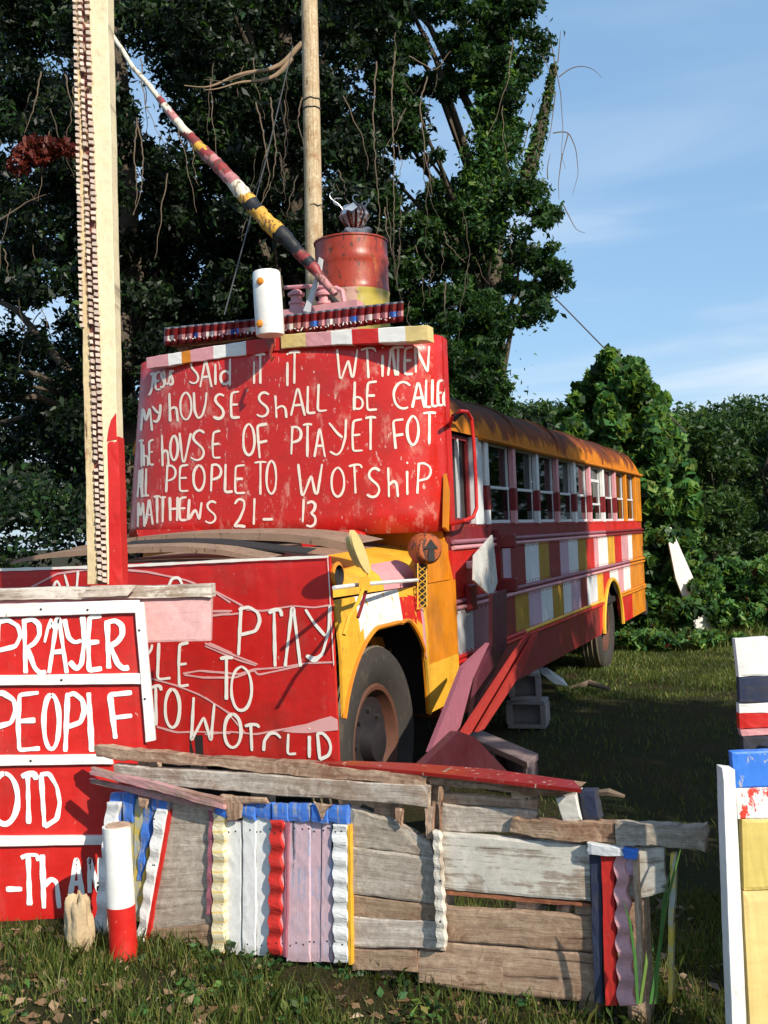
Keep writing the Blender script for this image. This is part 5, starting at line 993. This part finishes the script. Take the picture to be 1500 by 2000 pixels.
# vine mound right of the bus
vm = thing('vine_mound', 'tall mound of bright green vines swallowing a stub behind the bus rear', 'vines', at(1240, 1200, 15.5) * 1.0); vm.location.z = 0
VP = [(1105, 810), (1130, 765), (1165, 715), (1190, 672), (1228, 700), (1250, 745), (1290, 790), (1320, 840), (1330, 920), (1335, 1010), (1345, 1100), (1335, 1190), (1200, 1200), (1150, 900), (1110, 850)]
cl = clumps(VP, 250, (8, 32), (14.0, 16.2)) + clumps([(1265, 840), (1345, 900), (1372, 1110), (1395, 1190), (1270, 1240), (1262, 1000)], 60, (8, 20), (13.6, 14.4)); P = fill(cl, 44000 / sum(r * r for c, r in cl), .85); leaf_mesh('vine_leaves', P, .135, [m_leafv, m_leafm, m_leafy], vm, matidx=np.random.choice([0, 1, 2], len(P), p=[.66, .27, .07]), droop=.7, aspect=.7)
limbs(vm, (vm.location.x, vm.location.y, 0), cl, .14, (at(1205, 700, 15.6).x, 15.6, 3.3), 6, m_vine, 'vine_stem')
P = fill([(np.array(at(x, y, 14.4)), .28) for x, y in [(1250 + 6 * k + random.uniform(-14, 14), 800 + 17 * k) for k in range(0, 16, 2)]], 500); leaf_mesh('yellow_leaves', P, .11, m_leafy, vm, droop=.7)
for dxy in ((1196, 672, .12), (1215, 690, .2), (1232, 700, .2), (1185, 690, .2)):
    pass
# low scrub at the mound foot
cl = clumps([(1205, 1190), (1300, 1140), (1460, 1100), (1560, 1120), (1560, 1255), (1300, 1262), (1215, 1235)], 150, (9, 30), (13.3, 15.5)) + clumps([(1200, 1235), (1440, 1240), (1470, 1268), (1380, 1262), (1300, 1285), (1230, 1262)], 60, (5, 13), (12.4, 13.3)); P = fill(cl, 40000 / sum(r * r for c, r in cl), .8)
sc = leaf_mesh('scrub', P, .11, [m_leafv, m_leafm, m_leafr], matidx=np.random.choice([0, 1, 2], len(P), p=[.68, .30, .02])); sc['kind'] = 'stuff'; sc['label'] = 'low scrub at the foot of the vine mound'
# far trees on the right
for k, (lb, poly, nc, dep, tb) in enumerate((('dull green far tree directly right of the vine mound', [(1290, 830), (1340, 815), (1400, 812), (1440, 900), (1440, 1120), (1330, 1190), (1290, 1100)], 130, (20, 25), (7.4, 23)),
                     ('taller far tree at the right edge of the photo', [(1385, 800), (1392, 782), (1450, 790), (1520, 770), (1640, 780), (1660, 1180), (1420, 1180), (1410, 950)], 170, (22, 27), (9.4, 25)),
                     ('low far tree seen over the bus roof left of the mound', [(1000, 800), (1060, 805), (1125, 815), (1130, 880), (1000, 850)], 40, (21, 24), (3.2, 22.5)))):
    cl = clumps(poly, nc, (16, 40), dep); root = thing('broad_tree', lb, 'tree', (tb[0], tb[1], 0), 'far trees at the right'); P = fill(cl, (32000 if nc > 100 else 7000) / sum(r * r for c, r in cl), .75)
    leaf_mesh('crown', P, .135, [m_leaff, m_leafm], root, matidx=np.random.choice([0, 1], len(P), p=[.7, .3])); limbs(root, (tb[0], tb[1], 0), cl, .16, (tb[0], tb[1], 3.6), 8)
P = fill(clumps([(1150, 850), (1700, 850), (1700, 1120), (1150, 1120)], 70, (40, 80), (30, 36)), 500, .8); w2 = leaf_mesh('far_woodland', P, .24, m_leaff); w2['kind'] = 'stuff'; w2['label'] = 'far woodland beyond the right-hand trees'
P = []
for k in range(560):
    X = random.uniform(12.5, 46); Y = random.uniform(20, 34) + X * .1; zt_k = random.uniform(.5, 9.5)
    if X > .44 * Y + 3.2: P.append((np.array((X, Y, zt_k)), random.uniform(.7, 1.3)))
P = fill(P, 110, .8); w3 = leaf_mesh('far_woodland', P, .34, m_leaff); w3['kind'] = 'stuff'; w3['label'] = 'woodland carrying on to the right of the far trees'
# hanging dry vines
root = thing('hanging_vines', 'thin dry vines hanging loose from the trees above the drum', 'vines', at(740, 300, 12.2)); 
VL = [[(735, 120), (728, 230), (735, 340), (742, 420), (735, 470)], [(770, 100), (765, 200), (770, 330), (768, 480), (775, 560)], [(528, 190), (535, 250), (540, 300), (530, 360), (505, 410)], [(500, 200), (510, 240), (520, 300), (528, 340), (510, 400)], [(545, 190), (556, 240), (562, 290), (550, 330)], [(268, 230), (262, 300), (268, 380), (262, 420)], [(268, 230), (280, 300), (278, 370), (260, 420)], [(232, 140), (215, 200), (218, 330)], [(80, 140), (70, 200), (48, 260)], [(128, 145), (135, 190), (143, 210)], [(835, 150), (820, 200), (830, 300), (845, 380)], [(800, 110), (850, 140), (880, 100)], [(780, 480), (775, 560), (785, 590)], [(870, 550), (868, 600), (872, 640)], [(500, 140), (440, 160), (400, 155)], [(590, 190), (580, 240), (596, 290)], [(0, 430), (60, 390), (90, 380)]]
for pl in VL:
    pl = smoothpl(resample(pl, 8)); mb = MB(); mb.tube([at(x + random.uniform(-1.5, 1.5), y, 11.4) for x, y in pl], [.009 * (1 - .7 * i / len(pl)) for i in range(len(pl))], 5); mb.build('vine', m_vine, root, smooth=True)
for k in range(70):
    x, y = random.choice([(random.uniform(230, 600), random.uniform(100, 420)), (random.uniform(640, 1010), random.uniform(60, 480)), (random.uniform(0, 150), random.uniform(100, 700)), (random.uniform(780, 960), random.uniform(450, 640))]); ln = random.uniform(40, 190); a_ = random.uniform(4, 16); ph_ = random.uniform(0, 6); dr = random.uniform(-.3, .3); pl = [(x + dr * ln * u + a_ * math.sin(ph_ + u * 3.2) + 2 * math.sin(u * 17 + ph_), y + ln * u) for u in [i / 12 for i in range(13)]]
    if random.random() < .3: pl += [(pl[-1][0] + random.choice((-1, 1)) * 8, pl[-1][1] - 5), (pl[-1][0] + random.choice((-1, 1)) * 14, pl[-1][1] - 18)]
    Yv = random.uniform(11.2, 13.5) if x < 780 else random.uniform(13.4, 15); r0 = random.uniform(.004, .009); mb = MB(); mb.tube([at(q[0], q[1], Yv) for q in pl], [r0 * (1 - .7 * i / len(pl)) for i in range(len(pl))], 4); mb.build('vine', m_vine if k % 3 else m_bark, root, smooth=True)
for pl, r in (([(400, 168), (460, 152), (520, 135), (560, 118)], .04), ([(440, 170), (500, 160), (540, 145)], .035)):
    pl = smoothpl(resample([(pl[0][0] - 40, pl[0][1] + 2)] + pl + [(pl[-1][0] + 30, pl[-1][1] - 30)], 12)); mb = MB(); mb.tube([at(x, y + 4 * math.sin(x * .05), 11.9) for x, y in pl], [r * (.15 + .75 * i / len(pl)) for i in range(len(pl))], 8, jit=.12); mb.build('bare_branch', plain('dead_branch', (.30, .20, .12), .9), root, smooth=True)
root = thing('hanging_vines', 'leafless tendrils curling from the treetop into the open sky', 'vines', at(1085, 150, 15.3))
for pl in ([(1072, 60), (1085, 130), (1095, 180), (1100, 260), (1095, 300), (1105, 330)], [(1092, 150), (1115, 132), (1140, 128), (1165, 138), (1175, 152)], [(1060, 110), (1080, 150)], [(1085, 180), (1075, 260), (1062, 300)], [(1080, 260), (1110, 255), (1125, 290), (1130, 340), (1118, 380)], [(1090, 120), (1095, 60)], [(1098, 300), (1090, 360), (1092, 390)], [(1110, 260), (1102, 290), (1096, 315)], [(1020, 130), (1045, 150), (1050, 155)], [(1020, 300), (1040, 220), (1050, 190)], [(1070, 350), (1068, 330), (1075, 300)], [(1100, 400), (1128, 455), (1143, 455)]):
    pl = smoothpl(resample(pl, 8)); mb = MB(); mb.tube([at(x, y, 15.3) for x, y in pl], [.010 * (1 - .75 * i / len(pl)) for i in range(len(pl))], 5); mb.build('tendril', m_vine, root, smooth=True)
# utility pole, wires
pb = at(625, 1500, 11.0); tp = at(603, -60, 11.0); bt = at(636, 1480, 11.0); bt.z = 0
up = thing('utility_pole', 'pale round wooden pole standing behind the bus and drum', 'pole', bt)
mb = MB(); mb.tube([lerp(bt, tp, i / 14) for i in range(15)], [.112 - .025 * i / 14 for i in range(15)], 18, jit=.012); mb.build('pole_shaft', m_pole, up, smooth=True)
for y in (197, 214, 405):
    c = at(608 + (y - 200) * .035, y, 11.0); mb = MB(); mb.tube([c + Vector((.098 * math.cos(a), .098 * math.sin(a), random.uniform(-.012, .012))) for a in [2 * math.pi * i / 16 for i in range(17)]], .006, 5); mb.build('wire_wrap', m_wire, up)
mb = MB(); mb.tube([at(1040, 538, 15.3), at(1105, 603, 15.2), at(1190, 690, 15.1), at(1292, 795, 14.9), at(1340, 845, 14.8)], .010, 6); o = mb.build('guy_wire', m_wire, loc=at(1340, 845, 14.8)); tag(o, 'straight cable slanting down from the tree past the vine mound', 'cable')
mb = MB(); mb.tube([at(572, 90, 10.8), at(520, 310, 10.0), at(438, 615, 8.5)], .006, 5); o = mb.build('guy_wire', m_wire, loc=at(438, 615, 8.5)); tag(o, 'thin wire slanting down to the left end of the corrugated strips', 'cable')
o = slab('white_board', 'white slanted board leaning out of the vines right of the bus', 'board', [(1300, 1030), (1311, 1030), (1402, 1238), (1362, 1240), (1320, 1130)], flat(13.62), Vector((0, .05, 0)), m_white)
P = np.concatenate([fill([(np.array(at(x, y, 13.25)), r)], 5200, .8) for x, y, r in ((1300, 1045, .13), (1350, 1188, .17), (1385, 1190, .13), (1320, 1195, .16))]); leaf_mesh('creeper_leaves', P, .10, [m_leafv, m_leafm], vm, matidx=np.random.choice([0, 1], len(P)), droop=.8, aspect=.7)
# trees off to the right of the frame, whose shade lies over the yard and the front of the bus side
sh_dir = Vector((math.sin(R_(SUN_A)), -math.cos(R_(SUN_A)), 0)); cdv = Vector((math.cos(R_(SUN_A)), math.sin(R_(SUN_A)), 0))
for k, (cc, aa, lb) in enumerate(((5.1, 2.0, 'dense tree right of the yard nearest the fence'), (6.8, 1.2, 'dense tree right of the yard farther along'))):
    base = cdv * cc + sh_dir * aa; root = thing('broad_tree', lb, 'tree', (base.x, base.y, 0), 'shade trees right of the yard'); cl = []
    for i in range(150):
        c = cdv * (cc + random.uniform(-.50 if not k else -.9, .9 if not k else .72)) + sh_dir * (aa + random.uniform(-1.6, 1.6)) + Z * random.uniform(1.2 if i % 2 else 2.5, 10.5); cl.append((np.array(c), random.uniform(.34, .5)))
    P = fill(cl, 480, .9); leaf_mesh('crown', P, .15, m_leafm, root, aspect=.8); limbs(root, (base.x, base.y, 0), cl, .2, (base.x, base.y, 8.5), 8)
shb = cdv * 3.75 + sh_dir * -.75; root = thing('added_shade_shrub', 'unseen low dense shrub added right of the white post to shade the ground', 'shrub', (shb.x, shb.y, 0)); cl = []  # unseen shrub added to shade the ground behind the fence's right end
for i in range(60): cl.append((np.array(cdv * random.uniform(3.05, 4.4) + sh_dir * random.uniform(-1.25, -.3) + Z * random.uniform(.2, 1.5)), random.uniform(.2, .3)))
leaf_mesh('foliage', fill(cl, 2600, .9), .08, m_leafm, root, aspect=.8); limbs(root, (shb.x, shb.y, 0), cl, .05, (shb.x, shb.y, 1.2), 8, name='stem')
# ================================================================== GRASS
def blades(name, regions, mats, label):
    V = []; 
    for (n, fx, h0, h1, wd) in regions:
        p = fx(n); m_ = len(p); a = np.random.uniform(0, 2 * np.pi, m_); h = np.random.uniform(h0, h1, m_); ln = np.random.uniform(.1, .7, m_) * h; b = np.random.uniform(0, 2 * np.pi, m_)
        dx = np.stack([np.cos(a) * wd, np.sin(a) * wd, np.zeros(m_)], 1); tip = np.stack([np.cos(b) * ln, np.sin(b) * ln, h], 1); mid = tip * np.array([.35, .35, .55])
        V.append(np.stack([p - dx, p + dx, p + mid + dx * .7, p + tip, p + mid - dx * .7], 1).reshape(-1, 3))
    V = np.concatenate(V); n = len(V) // 5; me = bpy.data.meshes.new(name); me.vertices.add(5 * n); me.vertices.foreach_set('co', V.astype(np.float32).ravel()); me.loops.add(5 * n); me.loops.foreach_set('vertex_index', np.arange(5 * n, dtype=np.int32))
    me.polygons.add(n); me.polygons.foreach_set('loop_start', np.arange(0, 5 * n, 5, dtype=np.int32)); me.polygons.foreach_set('loop_total', np.full(n, 5, np.int32)); me.materials.append(mats); me.update(calc_edges=True)
    o = bpy.data.objects.new(name, me); C.objects.link(o); o['kind'] = 'stuff'; o['label'] = label; return o
def gzv(x, y): return .02 * np.sin(x * 1.7 + 1) * np.cos(y * 1.3) + .012 * np.sin(x * 4.1 + y * 3.3)
def rect(x0, x1, y0, y1, clumpy=0):
    def fx(n):
        x = np.random.uniform(x0, x1, n); y = np.random.uniform(y0, y1, n)
        if clumpy:
            m = (np.sin(x * 5.3 + 1) * np.cos(y * 4.7) + np.sin(x * 11 + y * 9)) * .5 + np.random.uniform(-.7, .7, n) > clumpy - .6; x, y = x[m], y[m]
        return np.stack([x, y, gzv(x, y) - .004], 1)
    return fx
blades('grass', [(48000, rect(-2.2, 1.6, 2.4, 4.35, .30), .012, .05, .0018), (14000, rect(-1.9, 1.4, 2.9, 4.2, .75), .04, .11, .0024), (90000, rect(1.6, 9, 9.3, 14, .1), .02, .06, .005), (16000, rect(.3, 6, 4.2, 9.4, .45), .02, .07, .003), (8000, rect(2.2, 8, 12.6, 14.2, .1), .08, .26, .008)], m_grass, 'short rough grass over the yard')
# tall grass blades at the right end of the fence
tg = thing('tall_grass', 'few long green grass blades before the dark right end of the fence', 'grass', at(1288, 1950, 3.1)); tg.location.z = 0
for pl in ([(1280, 1960), (1288, 1850), (1300, 1770), (1318, 1700), (1333, 1645)], [(1270, 1960), (1290, 1840), (1296, 1760), (1312, 1690)], [(1245, 1960), (1240, 1870), (1230, 1800), (1218, 1760)], [(1250, 1960), (1262, 1880), (1262, 1860)]):
    pts = [at(x, y, 3.12) for x, y in pl]; mb = MB(); w_ = [.006, .006, .005, .004, .0005][:len(pts)]; w_[-1] = .0006; mb.tube(pts, w_, 4); mb.build('blade', m_leafv, tg, smooth=True)
# dry leaf litter near the fence foot
P = rect(-2.0, 1.2, 2.6, 4.3, 0)(1400); P[:, 2] += .012; lt = leaf_mesh('leaf_litter', P, .045, leafmat('dry_leaf', (.14, .08, .04), (.25, .15, .08), (.42, .30, .18), .1), up=3, aspect=.6); lt['kind'] = 'stuff'; lt['label'] = 'dry leaves scattered at the fence foot'

# nail heads, set on whatever plank stands there
bpy.context.view_layer.update(); dg = bpy.context.evaluated_depsgraph_get(); mb = MB()
for x, y in NAILS:
    d = ray(x, y).normalized(); ok, p, nn_, ix, ob_, mx_ = bpy.context.scene.ray_cast(dg, CAM, d)
    if ok and ob_.parent == fence and nn_.dot(FN) > .6: mb.lathe(p, FN, [(.0036, -.004), (.0036, .0008), (.001, .0014)], 7)
mb.build('nail_heads', m_dark, fence, kind='stuff')

wp = [(random.uniform(-2, 1.4), random.uniform(2.7, 3.9)) for _ in range(55)] + [(random.uniform(-1.0, .7), random.uniform(3.55, 4.0)) for _ in range(25)]
P = np.concatenate([np.array([x, y, .0]) + np.abs(np.random.randn(26, 3)) * np.array([0, 0, .022]) + np.random.randn(26, 3) * np.array([.035, .035, 0]) for x, y in wp])
wd = leaf_mesh('weeds', P, .032, [m_leafv, m_leafm, m_grass], matidx=np.random.choice([0, 1, 2], len(P)), up=1.5, aspect=.6); wd['kind'] = 'stuff'; wd['label'] = 'small broad-leaved weeds in the grass before the fence'
P = rect(-2.0, 1.3, 2.5, 4.3, 0)(5000); P[:, 2] += .008; lt2 = leaf_mesh('dry_bits', P, .018, bpy.data.materials['dry_leaf'], up=3, aspect=.35); lt2['kind'] = 'stuff'; lt2['label'] = 'fine dry bits among the grass'
